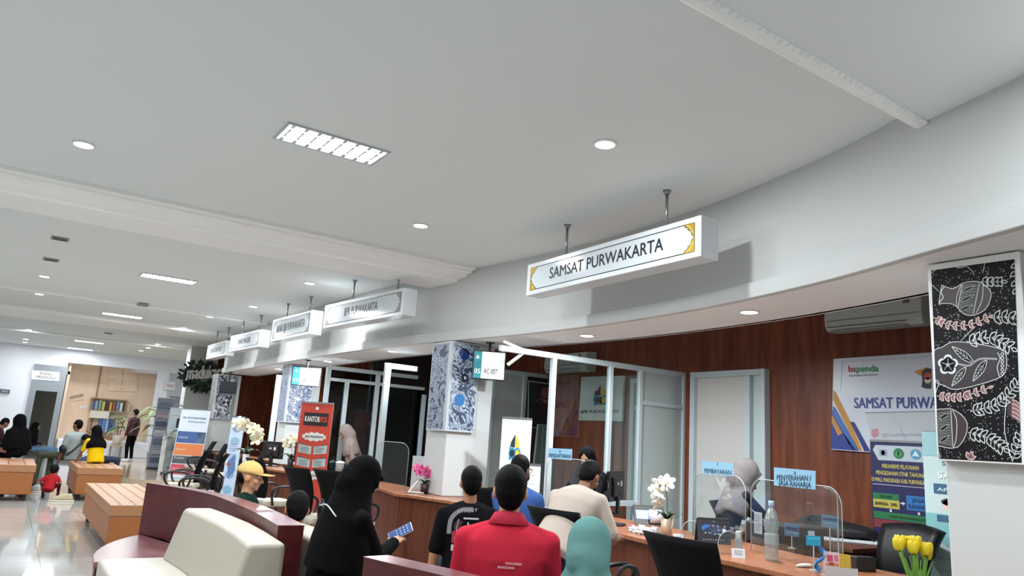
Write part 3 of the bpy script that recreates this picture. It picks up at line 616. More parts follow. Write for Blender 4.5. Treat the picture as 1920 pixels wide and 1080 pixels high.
# BPR sign
r,p,c=board(pS,[(1090,707),(1170,704),(1166,790),(1085,788)],'square BPR PURWAKARTA wall sign with blue and yellow logo seen through glass')
p.poly([(1090,707),(1170,704),(1166,790),(1085,788)],M('c6d2d0',.2,key='bprs'))
def bprlogo(p,x,y,s):
    D=M('1d2b33',.4); Y=M('d3b43c',.4); B=M('2f86ae',.4); p.layer(2)
    p.poly([(x-.45*s,y-.25*s),(x-.4*s,y-.5*s),(x-.25*s,y-.55*s),(x-.02*s,y-.95*s),(x-.02*s,y-.2*s)],D); p.poly([(x+.02*s,y-.95*s),(x+.4*s,y-.45*s),(x+.4*s,y-.2*s),(x+.02*s,y-.2*s)],Y)
    p.rect(x-.5*s,y-.25*s,x-.32*s,y+.5*s,B); p.rect(x+.38*s,y-.2*s,x+.52*s,y+.5*s,B)
    p.layer(3).disc(x-.22*s,y+.12*s,.33*s,B); p.disc(x+.24*s,y+.12*s,.33*s,B); p.layer(4).disc(x-.22*s,y+.12*s,.2*s,D); p.disc(x+.24*s,y+.12*s,.2*s,Y); p.layer(3).rect(x-.1*s,y+.35*s,x+.1*s,y+.5*s,M('8fb24a',.4))
bprlogo(p,1127,747,27); p.layer(3).text('BPR PURWAKARTA',(1090,775),(1161,774),.045,M('17213a'),.02)
for q in ((1094,712),(1166,709),(1162,784),(1090,783)): p.disc(*q,1.3,STEEL)
p.build('printed_face',None,parent=r)
# dark framed poster behind the partition (traditional garment display)
P3b=Plane((5,9.15,0),(1,0))
r,p,c=board(P3b,[(992,713),(1055,722),(1050,806),(990,802)],'dark framed poster of a pinkish head-dress figure behind the glass','poster','wall_poster',.02,M('7d8e90',.3))
p.poly([(992,716),(1052,724),(1048,804),(991,800)],M('20282b',.3)); p.layer(2).disc(1023,738,9,M('7b4348',.5),12); p.disc(1021,757,9,M('3f2b30',.5),15); p.layer(3).disc(1022,750,5,M('8d5a5c',.5),7); p.line([(1003,752),(1020,747),(1044,752)],2.5,M('6d4046',.5))
p.build('printed_face',None,parent=r)
P3c=Plane((5,9.1,0),(1,0))
# pale curtain panel hanging behind
m=MB(); A=P3c.hit(1008,800); B=P3c.hit(1022,960)
pts=[]; 
for i in range(25):
    t=i/24; a_=P3c.hit(1006+t*24,795+t*2); b_=P3c.hit(990+t*40,940); o_=P3c.n*(.02+.02*sin(i*1.9)); pts.append((a_+o_,b_+o_))
tag(m.strip([a for a,b in pts],[b for a,b in pts],thick=(0,.006,0)).build('curtain',M('77837f',.8,key='curt')),'grey pleated curtain hanging left of the first glass post','curtain')
# ---------------- air conditioners
def aircon(loc,rz,label,w=.85):
    r=root('air_conditioner',label,'air conditioner',loc,rz)
    prof=[(0,0),(-.16,.0),(-.2,.035),(-.215,.12),(-.2,.27),(-.03,.29),(0,.29)]
    AC=M('bcc4c0',.35,key='ac')
    MB().prism([(-w/2,y,z) for y,z in prof],(w,0,0)).build('casing',AC,parent=r,bevel=.012,seg=3)
    MB().b2((-w/2+.03,-.212,.035),(w/2-.14,-.203,.043)).b2((-w/2+.03,-.21,.1),(w/2-.02,-.2185,.104)).build('vent_slot',M('5a615f',.5),parent=r)
    MB().b2((-w/2+.04,-.19,-.006),(w/2-.16,-.06,.004)).build('louvre_flap',M('a4aba8',.4),parent=r)
    MB().b2((w/2-.16,-.2225,.2),(w/2-.11,-.212,.24)).build('badge',M('5f6668',.4),parent=r)
    return r
pA=at(1632,614,X=6.78); aircon((6.99,pA.y,pA.z-.0),-PI/2,'white split air conditioner on wood wall above the SAMSAT board',.98)
pA=at(1065,694,X=6.78); aircon((6.99,pA.y+.1,pA.z-.02),-PI/2,'white split air conditioner behind the glass partition top rail',1.0)
# ---------------- curved service counters
CT=M('8c5a40',.28,key='ctop')
def counter(pts,label,wid=.78,zt=.77):
    C=cr(pts,6); o=C[len(C)//2]; r=root('service_counter',label,'counter',(o.x,o.y,0)); inv=Vector((-o.x,-o.y,0)); C=[c+inv for c in C]
    m=MB(); wallstrip(m,C,zt-.035,zt,wid); m.build('worktop',WOODT,parent=r,bevel=.006)
    m=MB(); wallstrip(m,offs(C,.06),.06,zt-.034,.03); m.build('front_panel',WOODC,parent=r)
    m=MB(); wallstrip(m,offs(C,.09),0,.06,.03); m.build('plinth',M('2a1712',.5),parent=r)
    return r
counter([(3.45,.6,0),(3.8,1.7,0),(3.93,2.7,0),(3.97,3.4,0),(4.1,4.06,0),(4.17,4.9,0),(4.17,5.8,0),(4.08,6.7,0),(3.93,7.4,0),(3.78,7.76,0)],'curved wooden service counter of the SAMSAT desks in the right foreground',.85)
counter([(3.77,7.8,0),(3.92,8.6,0),(3.95,9.6,0),(3.8,10.8,0),(3.55,11.8,0),(3.42,12.5,0),(3.5,13.0,0),(3.9,13.15,0)],'curved wooden counter beyond the middle column with rounded far end',.5)
counter([(3.92,14.7,0),(3.95,15.3,0),(3.9,16.5,0),(3.95,17.6,0)],'farthest wooden counter behind the row of black chairs',.6)
# staff desk behind the counter
r=root('staff_desk','brown staff desk with papers in front of the wood wall','desk',(6.2,3.2,0))
MB().b2((-.55,.25,.735),(.55,1.75,.77)).build('desk_top',M('5e3a2a',.35,var=.2,bs=4),parent=r,bevel=.004)
MB().b2((-.5,.3,0),(-.46,1.7,.735)).b2((-.5,.3,0),(.5,.34,.735)).b2((-.5,1.65,0),(.5,1.7,.735)).build('desk_panel',WOODC,parent=r)
# ---------------- ring sofa
CRM=M('a8a293',.42,bump=.03,bs=14,key='cream'); CRMS=M('b5b0a3',.42,bump=.03,bs=14,key='creams')
r=root('curved_bench','curved mahogany waiting bench with cream padded seats and backrests, left foreground','bench',(1.3,5.2,0)); inv=Vector((-1.3,-5.2,0))
bc=[Vector(p)+inv for p in ((1.14,7.35,0),(1.35,6.81,0),(1.46,6.3,0),(1.48,5.7,0),(1.47,5.1,0),(1.42,4.42,0))]
bo=[Vector(p)+inv for p in ((1.2,7.33,0),(1.45,6.81,0),(1.59,6.2,0),(1.63,5.6,0),(1.62,5.05,0),(1.575,4.42,0))]
A=cr(bc,6);B=cr(bo,6); m=MB(); m.rings([[(a.x,a.y,0),(b.x,b.y,0),(b.x,b.y,.855),(a.x,a.y,.855)] for a,b in zip(A,B)]); m.build('back_board',MAHO,parent=r,bevel=.004)
m=MB(); m.rings([[(a.x-.002,a.y,.8552),(b.x+.002,b.y,.8552),(b.x+.002,b.y,.859),(a.x-.002,a.y,.859)] for a,b in zip(A,B)]); m.build('top_edge',MAHT,parent=r)
tb=cr([(.68,6.0,0),(.72,6.4,0),(.86,6.85,0),(1.06,7.2,0),(1.2,7.33,0)],6); poly=[Vector((v.x,v.y,0))+inv for v in tb]+[v.copy() for v in A if v.y+5.2>=6.0]
MB().prism([(v.x,v.y,.38) for v in poly],(0,0,.045)).build('side_table',MAHT,parent=r,bevel=.004)
MB().prism([(v.x*.999+.01,v.y-.01,0) for v in poly],(0,0,.379)).build('side_base',MAHO,parent=r)
q=lambda z0,z1,x0,x1,y0,y1:MB().b2((x0-1.3,y0-5.2,z0),(x1-1.3,y1-5.2,z1))
q(.28,.45,.70,1.2,3.6,5.98).build('seat_cushion',CRMS,parent=r,bevel=.03,seg=4)
q(0,.279,.73,1.4,4.2,5.98).build('seat_base',MAHO,parent=r)
def backcush(x0,x1,y0,y1,zb,zt,lean,flip=1):
    m=MB(); rs=[]
    for t in (0,.25,.5,.75,1):
        y=y0+(y1-y0)*t; off=.05*sin(PI*t)
        pr=[(x1,zb),(x1,zt),(x0+lean,zt),(x0,zb)]; rs.append([(x+off-1.3 if flip>0 else x-1.3+off,y-5.2,z) for x,z in pr])
    return m.rings(rs)
backcush(1.09,1.39,4.15,5.9,.44,.80,.1).build('backrest_cushion',CRM,parent=r,bevel=.03,seg=4)
m=MB(); rs=[]
for t in (0,.33,.66,1): y=4.0+1.2*t; rs.append([(x-1.3+.03*sin(PI*t),y-5.2,z) for x,z in ((1.62,.44),(1.62,.78),(1.84,.78),(1.95,.44))])
m.rings(rs).build('backrest_cushion',CRM,parent=r,bevel=.03,seg=4)
q(.28,.45,1.63,2.3,4.0,5.3).build('seat_cushion',CRMS,parent=r,bevel=.03,seg=4); q(0,.279,1.6,2.2,4.3,6.3).build('seat_base',MAHO,parent=r); q(.28,.44,1.66,2.25,5.32,6.35).build('seat_cushion',CRMS,parent=r,bevel=.03,seg=4)
r=root('curved_bench','second mahogany bench end with pinkish top edge behind the red shirt','bench',(1.7,2.4,0)); inv=Vector((-1.7,-2.4,0))
A=cr([Vector(p)+inv for p in ((1.49,3.34,0),(1.56,3.08,0),(1.63,2.84,0),(1.72,2.3,0),(1.75,1.6,0))],5); B=cr([Vector(p)+inv for p in ((1.62,3.36,0),(1.69,3.12,0),(1.76,2.87,0),(1.86,2.3,0),(1.89,1.6,0))],5)
m=MB(); m.rings([[(a.x,a.y,0),(b.x,b.y,0),(b.x,b.y,.85),(a.x,a.y,.85)] for a,b in zip(A,B)]); m.build('back_board',MAHO,parent=r,bevel=.004)
m=MB(); m.rings([[(a.x-.002,a.y,.8502),(b.x+.002,b.y,.8502),(b.x+.002,b.y,.854),(a.x-.002,a.y,.854)] for a,b in zip(A,B)]); m.build('top_edge',MAHT,parent=r)
MB().b2((.24,-.75,.28),(.75,1.0,.44)).build('seat_cushion',CRMS,parent=r,bevel=.03,seg=4); MB().b2((.2,-.75,0),(.68,.98,.279)).build('seat_base',MAHO,parent=r)
# ---------------- orange tufted ottoman benches
ORG=M('9c5f30',.42,bump=.04,bs=20,var=.1,key='orange'); ORGT=M('a67650',.4,bump=.04,bs=20,key='orangetop')
def ottoman(x0,x1,y0,y1,zt,label):
    cx,cy=(x0+x1)/2,(y0+y1)/2; w,l=x1-x0,y1-y0
    r=root('ottoman_bench',label,'ottoman',(cx,cy,0),group=None)
    MB().b2((-w/2+.012,-l/2+.012,.1),(w/2-.012,l/2-.012,zt-.11)).build('base',ORG,parent=r,bevel=.02,seg=3)
    nx=4; ny=max(4,int(l/.17)); m=MB()
    for i in range(nx):
        for j in range(ny): 
            c=Vector((-w/2+w*(i+.7)/(nx+.4),-l/2+l*(j+.6)/(ny+.2),zt+.001)); m.rings([[c+Vector((a*cos(k*PI/4),a*sin(k*PI/4),zz)) for k in range(8)] for a,zz in ((.02,0),(.012,.004))],M('7c5236',.5))
    m.b2((-w/2,-l/2,zt-.115),(w/2,l/2,zt),ORGT); m.build('cushion',None,parent=r,bevel=.035,seg=4)
    for sx in (-1,1):
        for sy in (-1,1): MB().cyl((sx*(w/2-.09),sy*(l/2-.09),0),(sx*(w/2-.09),sy*(l/2-.09),.1),.025,.03,n=10).build('leg',M('1c1613',.5),parent=r)
    return r
ottoman(1.08,1.72,8.95,11.8,.5,'long orange tufted ottoman bench nearest the mahogany bench')
ottoman(1.16,1.86,14.45,16.4,.54,'orange ottoman bench under the woman in yellow')
ottoman(-.4,.57,14.3,16.1,.56,'orange ottoman bench at the left edge under the woman in black')
# ---------------- chairs
MESHB=M('08080a',.7,bump=.1,bs=120,spec=.15,key='meshback'); PLB=M('141518',.35); SEATC=M('b5ad9c',.6,bump=.05,bs=30,key='seatc')
def make_chair(seat=SEATC,exec_=False):
    r=root('office_chair','x','chair')
    MB().b2((-.235,-.21,.42),(.235,.25,.49)).build('seat',seat,parent=r,bevel=.03,seg=3)
    m=MB(); rs=[]
    for t in [i/8 for i in range(9)]:
        z=.52+.48*t; y=-.2-.12*t**1.4+.03*sin(PI*t); w=(.17+.065*t)*(1.12 if exec_ else 1); row=[]
        for k in range(9): u=-1+k/4; row.append(Vector((w*u,y+.035*u*u,z+(.0 if not exec_ else -.03*u*u*t))))
        th=.03 if not exec_ else .07
        rs.append(row+[v+Vector((0,-th,0)) for v in row[::-1]])
    m.rings(rs).build('backrest',MESHB if not exec_ else M('0d0e10',.45,bump=.05,spec=.3,key='leather'),parent=r,smooth=True)
    MB().tube([(0,-.05,.41),(0,-.25,.42),(0,-.29,.55),(0,-.3,.7)],.022).build('back_support',PLB,parent=r,smooth=True)
    for s in (-1,1):
        MB().tube(cr([(s*.25,-.1,.44),(s*.275,-.14,.6),(s*.28,-.08,.66),(s*.28,.12,.67),(s*.28,.22,.62),(s*.27,.2,.52),(s*.24,.12,.44)],4),.016).build('armrest',PLB,parent=r,smooth=True)
    if exec_:
        MB().cyl((0,.02,.1),(0,.02,.42),.03,n=12).build('gas_lift',PLB,parent=r)
        for k in range(5):
            a=k*2*PI/5; MB().cap((0,.02,.11),(.28*cos(a),.02+.28*sin(a),.06),.025,.018).blob((.28*cos(a),.02+.28*sin(a),.03),.03).build('leg',PLB,parent=r,smooth=True)
    else:
        for sx in (-1,1):
            MB().tube(cr([(sx*.19,.17,.42),(sx*.21,.21,.2),(sx*.22,.24,.012)],4),.012).build('leg',PLB,parent=r,smooth=True)
            MB().tube(cr([(sx*.19,-.15,.42),(sx*.21,-.22,.2),(sx*.22,-.27,.012)],4),.012).build('leg',PLB,parent=r,smooth=True)
    return r
CH=make_chair(); CX=make_chair(M('17191c',.4,key='blackseat'),True); used=[0,0]
def chair(px,py,yaw,label,z=1.0,ex=False,group=None,D=None):
    "px,py = centre of the top edge of the backrest; yaw = direction the sitter faces (0=+y, clockwise)"
    p=at(px,py,Z=z) if D is None else at(px,py,D=D)
    f=Vector((sin(yaw),cos(yaw),0)); q=p+f*.32; src=CX if ex else CH; k=1 if ex else 0
    if not used[k]: used[k]=1; o=src; o.location=(q.x,q.y,0); o.rotation_euler=(0,0,-yaw); o['label']=label
    else: o=dup(src,(q.x,q.y,0),-yaw,label)
    if group: o['group']=group
    return o
R_=math.radians
G1='black waiting chairs with cream seats'
chair(552,876,R_(75),'black mesh chair with cream seat left of the orange banner',group=G1)
chair(610,881,R_(75),'black mesh chair just left of the woman in black hijab',group=G1)
chair(474,862,R_(80),'cream seated chair with looped armrests directly behind the yellow cap',D=9.4,group=G1)
chair(404,828,R_(-85),'black mesh chair turned to the hall, left of the blue standing banner',D=16.2,group=G1)
chair(428,830,R_(-85),'black mesh chair right behind the blue standing banner',D=15.0,group=G1)
chair(470,829,R_(-80),'black mesh chair below the cream flowers, right of the blue banner',D=14.2,group=G1)
chair(502,836,R_(-80),'black mesh chair at the far counter beside the monitor',D=14.0,group=G1)
chair(392,862,R_(-70),'black chair with slanted armrests showing over the mahogany board',D=11.2,group=G1)
chair(425,868,R_(-75),'black chair with armrests over the board, right next to the banner foot',D=10.2,group=G1)
chair(1032,954,R_(82),'large black mesh chair between the red shirt and the beige shirt')
chair(912,905,R_(55),'black chair back between the white column and the man with glasses',D=6.6)
chair(1266,1006,R_(88),'large black mesh chair tilted in front of the SAMSAT counter')
chair(1338,934,R_(150),'black staff chair left of the grey hijab, behind the counter',D=6.9)
chair(1712,1000,R_(-75),'black padded executive chair behind the yellow tulips',ex=True,z=.93)
# ---------------- standing banners
def banner(o,yaw,w,h,tilt,label,draw,base=M('2a2c30',.4),name='standing_banner',cat='banner',z=0):
    r=root(name,label,cat,(o[0],o[1],z),yaw)   # faces local -y
    tl=math.tan(tilt); f=lambda u,v:Vector((u*w,v*h*tl,.05+v*h)); n=Vector((0,-1,tl)).normalized()
    p=Print(f,n,.0025); draw(p); p.build('printed_sheet',None,parent=r)
    MB().prism([(-w/2,.001,.05),(w/2,.001,.05),(w/2,h*tl+.001,.05+h),(-w/2,h*tl+.001,.05+h)],(0,.006,0)).build('backing',M('c9cccc',.5),parent=r)
    MB().b2((-w/2-.01,-.06,.0),(w/2+.01,.08,.05)).build('base',base,parent=r,bevel=.006); 
    MB().b2((-w/2,h*tl-.01,.04+h),(w/2,h*tl+.012,.06+h)).cyl((0,.04,.05),(0,h*tl+.02,.05+h),.008,n=8).build('support_pole',STEEL,parent=r); return r
T=lambda t,u0,u1,v,hh,m,wt=.01:(t,u0,u1,v,hh,m,wt)
def lines(p,u0,u1,v0,v1,n,m,w=.004,seed=1):
    rg=random.Random(seed)
    for i in range(n): v=v0+(v1-v0)*i/max(1,n-1); p.rect(u0,v,u0+(u1-u0)*rg.uniform(.7,1),v+w,m)
def dKP(p):
    R1=M('c8432f',.4,key='kp'); p.rect(-.5,0,.5,1,R1); p.layer(2); W_=M('e6e2dc',.5); K=M('1b1517',.4)
    p.rect(-.38,.82,.38,.92,K); p.layer(3).text('KANTOR',(-.34,.85),(.12,.85),.075,W_,.02); p.text('POS',(.14,.85),(.34,.85),.075,M('d5482e',.4),.02)
    def burst(v,t):
        q=[(.40*cos(k*PI/12)*(1 if k%2 else .85),v+.038*sin(k*PI/12)*(1 if k%2 else .75)) for k in range(24)]; p.layer(2).poly(q,W_); p.layer(3).text(t,(-.28,v-.008),(.28,v-.008),.03,K,.02)
    burst(.735,'JASA PENGIRIMAN'); burst(.44,'CEK RESI ANDA')
    for v in (.6,.5):
        for s in (-1,1):
            p.layer(2).poly([(s*.04,v),(s*.44,v+.012),(s*.44,v+.075),(s*.04,v+.06)],M('b9c4c2',.5)); p.layer(3); lines(p,min(s*.08,s*.38),max(s*.08,s*.38),v+.015,v+.05,4,M('54605f',.5),.004,seed=int(v*50)+s)
            p.poly([(s*.04,v+.06),(s*.44,v+.075),(s*.44,v+.085)],M('4c5a52',.5))
    p.layer(2); lines(p,-.3,.3,.12,.36,9,M('93301f',.5),.005); p.layer(3).disc(0,.955,.05,W_,.012)
b=at(598,757,D=10.2); r=banner((3.5,9.85),R_(-35),.44,1.72,0,'orange KANTOR POS standing banner beside the white column',dKP)
def dRed(p):
    p.rect(-.5,0,.5,1,M('b2343c',.4,key='rb')); p.layer(2); W_=M('d8aeb0',.5); p.text('bri',(-.42,.86),(-.28,.86),.05,W_,.02); p.text('Pospay',(.02,.86),(.42,.86),.055,W_,.02); p.disc(-.02,.885,.05,W_,.02)
    p.text('Bayar tagihan lebih mudah',(-.42,.74),(.42,.74),.035,W_,.01); p.text('di loket kami setiap hari',(-.42,.68),(.3,.68),.03,W_,.01); lines(p,-.4,.4,.4,.6,5,M('c2636a',.5),.004)
banner((4.92,11.3),R_(-24),.5,1.7,0,'red standing banner behind the counter with the bending person in front',dRed)
def dBPR(p):
    p.rect(-.5,0,.5,1,M('ccd6d4',.4,key='bb')); 
    s=.16; D=M('1d2b33',.4);Y=M('d3b43c',.4);B=M('2f86ae',.4); H_=.32; X=lambda a,b:(-.02+a*s*2.2,.78-b*s*.75)
    p.layer(2).poly([X(-.45,-.25),X(-.4,-.5),X(-.02,-.95),X(-.02,-.2)],D); p.poly([X(.02,-.95),X(.4,-.45),X(.4,-.2),X(.02,-.2)],Y); p.disc(*X(-.24,.12),.33*s*2.2,B,.33*s*.75); p.disc(*X(.24,.12),.33*s*2.2,B,.33*s*.75); p.rect(*X(-.52,-.25),*X(-.38,.5),B)
    p.layer(3).disc(*X(-.24,.12),.2*s*2.2,D,.2*s*.75); p.disc(*X(.24,.12),.2*s*2.2,Y,.2*s*.75)
    p.text('BPR PURWAKARTA',(-.42,.64),(.4,.64),.042,M('31405a'),.02); p.rect(-.45,.5,0,.53,M('c9b548',.4)); p.text('Tabungan',(-.38,.555),(-.02,.555),.025,M('9a4f7c'),.01); p.text('Deposito',(-.4,.505),(-.05,.505),.02,M('4a431c'),.01); lines(p,-.42,.38,.1,.46,8,M('8fa3a2',.5),.004); p.rect(0,.59,.4,.595,M('6a7676'))
def bq(px,py,D,pt):
    q=at(px,py,D=D); return (q.x,q.y),at(px,pt,D=D).z-.05
q,h_=bq(963,900,8.0,783); banner(q,R_(-38),.33,h_,0,'white BPR PURWAKARTA standing banner right of the middle column',dBPR)
def dMini(p): p.rect(-.5,0,.5,1,M('cfd8d6',.4,key='mini')); p.layer(2); p.disc(.1,.1,.28,M('3f8f6a',.4),.05); p.disc(.3,.14,.2,M('2f6fae',.4),.05); lines(p,-.4,.3,.5,.9,6,M('9aaaa8',.5),.004)
q,h_=bq(995,920,7.9,871); banner(q,R_(-40),.19,h_,0,'small white poster stand with green and blue swirl right of the glasses',dMini)
def dMek(p):
    NV=M('232452',.4,key='nv'); p.rect(-.5,0,.5,1,NV); fn0=p.fn; p.fn=lambda u,v:fn0(u,.3+.69*v); p.layer(2); p.poly([(-.42,.98),(-.46,.94),(-.38,.86),(.5,.86),(.5,.98)],M('b4bec6',.4)); YT=M('c6b765',.5)
    G=M('2b7044',.4); p.layer(3).disc(-.08,.92,.075,G,.042); p.layer(4).disc(-.08,.915,.05,M('3f9a5c',.4),.02); p.text('I',(-.09,.905),(-.07,.905),.03,M('dfe3c2'),0)
    p.layer(3); p.rect(-.36,.895,-.25,.945,M('8a93a6',.4)); p.disc(-.305,.92,.03,M('4d5872',.4),.02); p.disc(.16,.92,.075,M('4f95b4',.4),.04); p.layer(4).poly([(.11,.9),(.16,.95),(.21,.9),(.16,.91)],M('d3e2ea'))
    p.layer(2).text('MEKANISME PELAYANAN',(-.33,.8),(.19,.8),.036,YT,.02); p.text('PENGESAHAN STNK TAHUNAN',(-.42,.745),(.31,.745),.036,YT,.02); p.text('DI MALL MADUKARA KAB. PURWAKARTA',(-.49,.69),(.34,.69),.036,YT,.02)
    p.rect(-.48,.665,.5,.67,M('b9b2c8')); p.rect(-.48,.55,-.1,.6,G); p.rect(-.48,.485,-.1,.55,M('b5ab52',.4)); p.rect(-.0,.49,.34,.6,M('2f6fae',.4)); p.rect(-.48,.4,.5,.455,G); p.rect(-.48,.33,.5,.395,M('7a3436',.4))
    p.layer(3).text('CEK FISIK',(-.38,.565),(-.2,.565),.022,M('10331d'),.02); p.text('BAPENDA - SWD',(-.45,.505),(-.13,.505),.028,M('3c3818'),.03); p.text('JASA',(.08,.555),(.25,.555),.035,M('15335c'),.02); p.text('RAHARJA',(.03,.505),(.31,.505),.035,M('15335c'),.02); p.text('LOKET PENYERAHAN STNK',(-.25,.415),(.3,.415),.022,M('10331d'),.02); p.text('POLRI',(-.14,.345),(.1,.345),.04,M('2e1416'),.04)
    p.poly([(-.085,.54),(-.05,.54),(-.05,.55),(-.015,.535),(-.05,.52),(-.05,.53),(-.085,.53)],M('c8ced6')); p.rect(-.24,.46,-.21,.48,M('c8ced6')); p.rect(.15,.46,.18,.48,M('c8ced6')); p.rect(-.2,.19,-.05,.25,M('7c2230',.4)); p.layer(4).disc(-.12,.22,.05,M('a02c34',.4),.016)
mk=at(1720,880,X=6.6); k0=at(1633,1000,X=6.55); k1=at(1735,825,X=6.55)
wM=at(1634,900,X=6.55).y-at(1768,900,X=6.55).y; yM=at(1634,900,X=6.55).y; banner((6.55,yM-wM/2),-PI/2,wM,at(1633,826,X=6.55).z-.05,0,'navy MEKANISME PELAYANAN standing banner below the SAMSAT board',dMek)
def dTeal(p):
    TL_=M('8fb9bd',.4,key='tb'); p.rect(-.5,0,.5,1,M('bcd0d0',.4,key='tb2')); p.layer(2).poly([(-.5,.55),(-.3,.48),(-.1,.5),(.1,.43),(.3,.46),(.5,.5),(.5,.62),(-.5,.62)],M('7fb5b6',.4)); p.rect(-.5,.88,-.2,1,TL_)
    p.layer(3); NVT=M('38607c',.4); p.text('SAMOLNAS',(-.35,.78),(.3,.78),.05,M('e4eef0'),.03); p.text('SAMBARA',(-.3,.84),(.2,.84),.03,NVT,.01); p.rect(-.4,.71,.05,.755,NVT); p.layer(4).text('APLIKASI',(-.36,.722),(.0,.722),.026,M('cfe0e4'),.02); p.layer(3)
    p.disc(-.22,.66,.1,M('d9c0ae',.5),.03); p.disc(-.02,.66,.09,M('caa892',.5),.03); p.disc(-.22,.675,.11,M('3b3436',.5),.018); p.disc(-.02,.675,.1,M('463a38',.5),.02); p.rect(-.38,.585,.1,.615,NVT); lines(p,-.4,.3,.32,.42,3,M('a2b0b2',.5),.004)
    for k in range(5): p.disc(.4,.77-k*.05,.07,M('53707a',.5),.022)
    lines(p,-.35,-.05,.2,.27,4,M('77848a',.5),.01,3); lines(p,.05,.3,.2,.26,3,M('8b979b',.5),.006,4)
yT=at(1733,900,X=6.1).y; zT=at(1733,806,X=6.1).z; banner((6.1,yT-.36),-PI/2,.72,zT-.05,0,'pale teal standing banner partly hidden by the nearest white column',dTeal)
# white projection sheet behind the navy banner
pW=Plane((6.945,3,0),(0,1)); r,p,c=board(pW,[(1622,773),(1760,770),(1760,833),(1634,827)],'white roll-up sheet hung over the lower half of the SAMSAT board','sheet','white_sheet',.014)
p.poly([(1622,773),(1760,770),(1760,833),(1634,827)],M('c9d0d6',.3,key='ws')); p.layer(2).poly([(1634,806),(1646,803),(1648,816),(1640,822),(1634,816)],M('c98a92',.4)); p.text('@PusatPelayananSamsat',(1655,819),(1745,817),.035,M('a7b0bb'),.01); p.line([(1672,780),(1688,800),(1698,825)],.5,M('9aa2a8')); p.line([(1622,774),(1760,771)],1.2,M('555c66'),smooth=False)
p.build('printed_face',None,parent=r)
# x-banner and blue banner on the left
def dX(p):
    p.rect(-.5,0,.5,1,M('c3ccd4',.4,key='x0')); p.layer(2)
    for v0,v1,c,t,tc in ((.55,.7,'2f4f86','Layanan','a9bcdc'),(.39,.54,'c9703a','Informasi','e8c4a0'),(.28,.38,'46484c','Kontak','b5b8ba'),(.14,.27,'b8424c','Pengaduan','e0a8ac')):
        p.rect(-.48,v0,.48,v1,M(c,.4)); p.layer(3).text(t,(-.42,v0+.06),(-.1,v0+.06),.05,M(tc),.02); p.layer(2)
    p.rect(.1,.28,.48,.38,M('6f7468',.4)); p.rect(.2,.55,.48,.7,M('6b7f9c',.4)); p.text('MAL PELAYANAN PUBLIK',(-.4,.87),(.4,.87),.045,M('5f7590'),.02); p.text('PURWAKARTA',(-.2,.82),(.4,.82),.04,M('6f86a6'),.02); p.rect(-.45,.0,.45,.06,M('b98f2e',.4)); p.text('Terima kasih',(-.3,.08),(.3,.08),.03,M('6a7480'),.01)
pX=at(340,912,Z=.02); banner((pX.x-.04,pX.y-.2),R_(-28),.62,1.62,.16,'white x-banner with blue, orange, grey and red blocks beside the potted palm',dX)
def dBl(p):
    p.rect(-.5,0,.5,1,M('bccde0',.4,key='bl0')); p.layer(2); 
    for k,(v,c) in enumerate(((.86,'7f93b8'),(.7,'8fb0c4'),(.5,'9db8d6'),(.3,'86a6cc'),(.12,'7fb0c8'))): p.disc(0,v,.34,M(c,.4),.05)
    p.layer(3).poly([(-.3,.45),(.2,.55),(.35,.35),(-.1,.25)],M('5e78a4',.4)); p.disc(-.2,.42,.15,M('c2584c',.4),.02); p.text('BAZNAS',(-.35,.9),(.35,.9),.035,M('4d66a0'),.02); lines(p,-.35,.35,.58,.66,4,M('6d83ac',.5),.006)
pB=at(424,930,Z=.12); banner((pB.x,pB.y),R_(-62),.34,1.5,.03,'narrow pale blue standing banner in front of the black chairs, left of the yellow cap',dBl)
# ---------------- people
SK=M('a87455',.5,key='skin'); SKL=M('c08d6c',.5,key='skinl'); SKD=M('7d523c',.5,key='skind'); HAIR=M('070608',.6,bump=.35,bs=120,spec=.1,key='hair'); EYE=M('f0ece6',.3); IRIS=M('1c120e',.2)
def cl(h,b=.25,bs=7): return M(h,.9,bump=b,bs=bs,spec=.08,key='cloth')
BLK=cl('0d0d10'); 
def ik(Sp,H,l1,l2,hint):
    d=H-Sp; L=min(max(d.length,.05),(l1+l2)*.995); dn=d.normalized(); a=(l1*l1-l2*l2+L*L)/(2*L); h=math.sqrt(max(0,l1*l1-a*a)); hp=(hint-dn*hint.dot(dn)); hp=hp.normalized() if hp.length>1e-4 else Vector((0,0,-1))
    return Sp+dn*a+hp*h, Sp+dn*L
def hand(m,W_,d,up,s,curl=.5,side=1):
    "wrist W, direction d, back-of-hand normal up"
    d=d.normalized(); x=d.cross(up).normalized()*side; up=x.cross(d)*side; R=Matrix((x,d,up)).transposed()
    m.blob(W_+d*.045*s,(.04*s,.05*s,.017*s),R,n=12,k=6)
    for k in range(4):
        b=W_+d*.08*s+x*(.028-.019*k)*s; l=(.038,.044,.041,.032)[k]*s; e=(d*cos(curl*.6)-up*sin(curl*.6)).normalized(); f_=(d*cos(curl*1.6)-up*sin(curl*1.6)).normalized()
        m.cap(b,b+e*l,.0088*s,.008*s,n=8); m.cap(b+e*l,b+e*l+f_*l*.85,.008*s,.0065*s,n=8)
    b=W_+d*.02*s+x*.03*s; e=(d*.65+x*.75-up*.2).normalized(); m.cap(b,b+e*.04*s,.011*s,.009*s,n=8); m.cap(b+e*.04*s,b+e*.04*s+(d*.9+x*.2-up*.3).normalized()*.03*s,.009*s,.007*s,n=8)
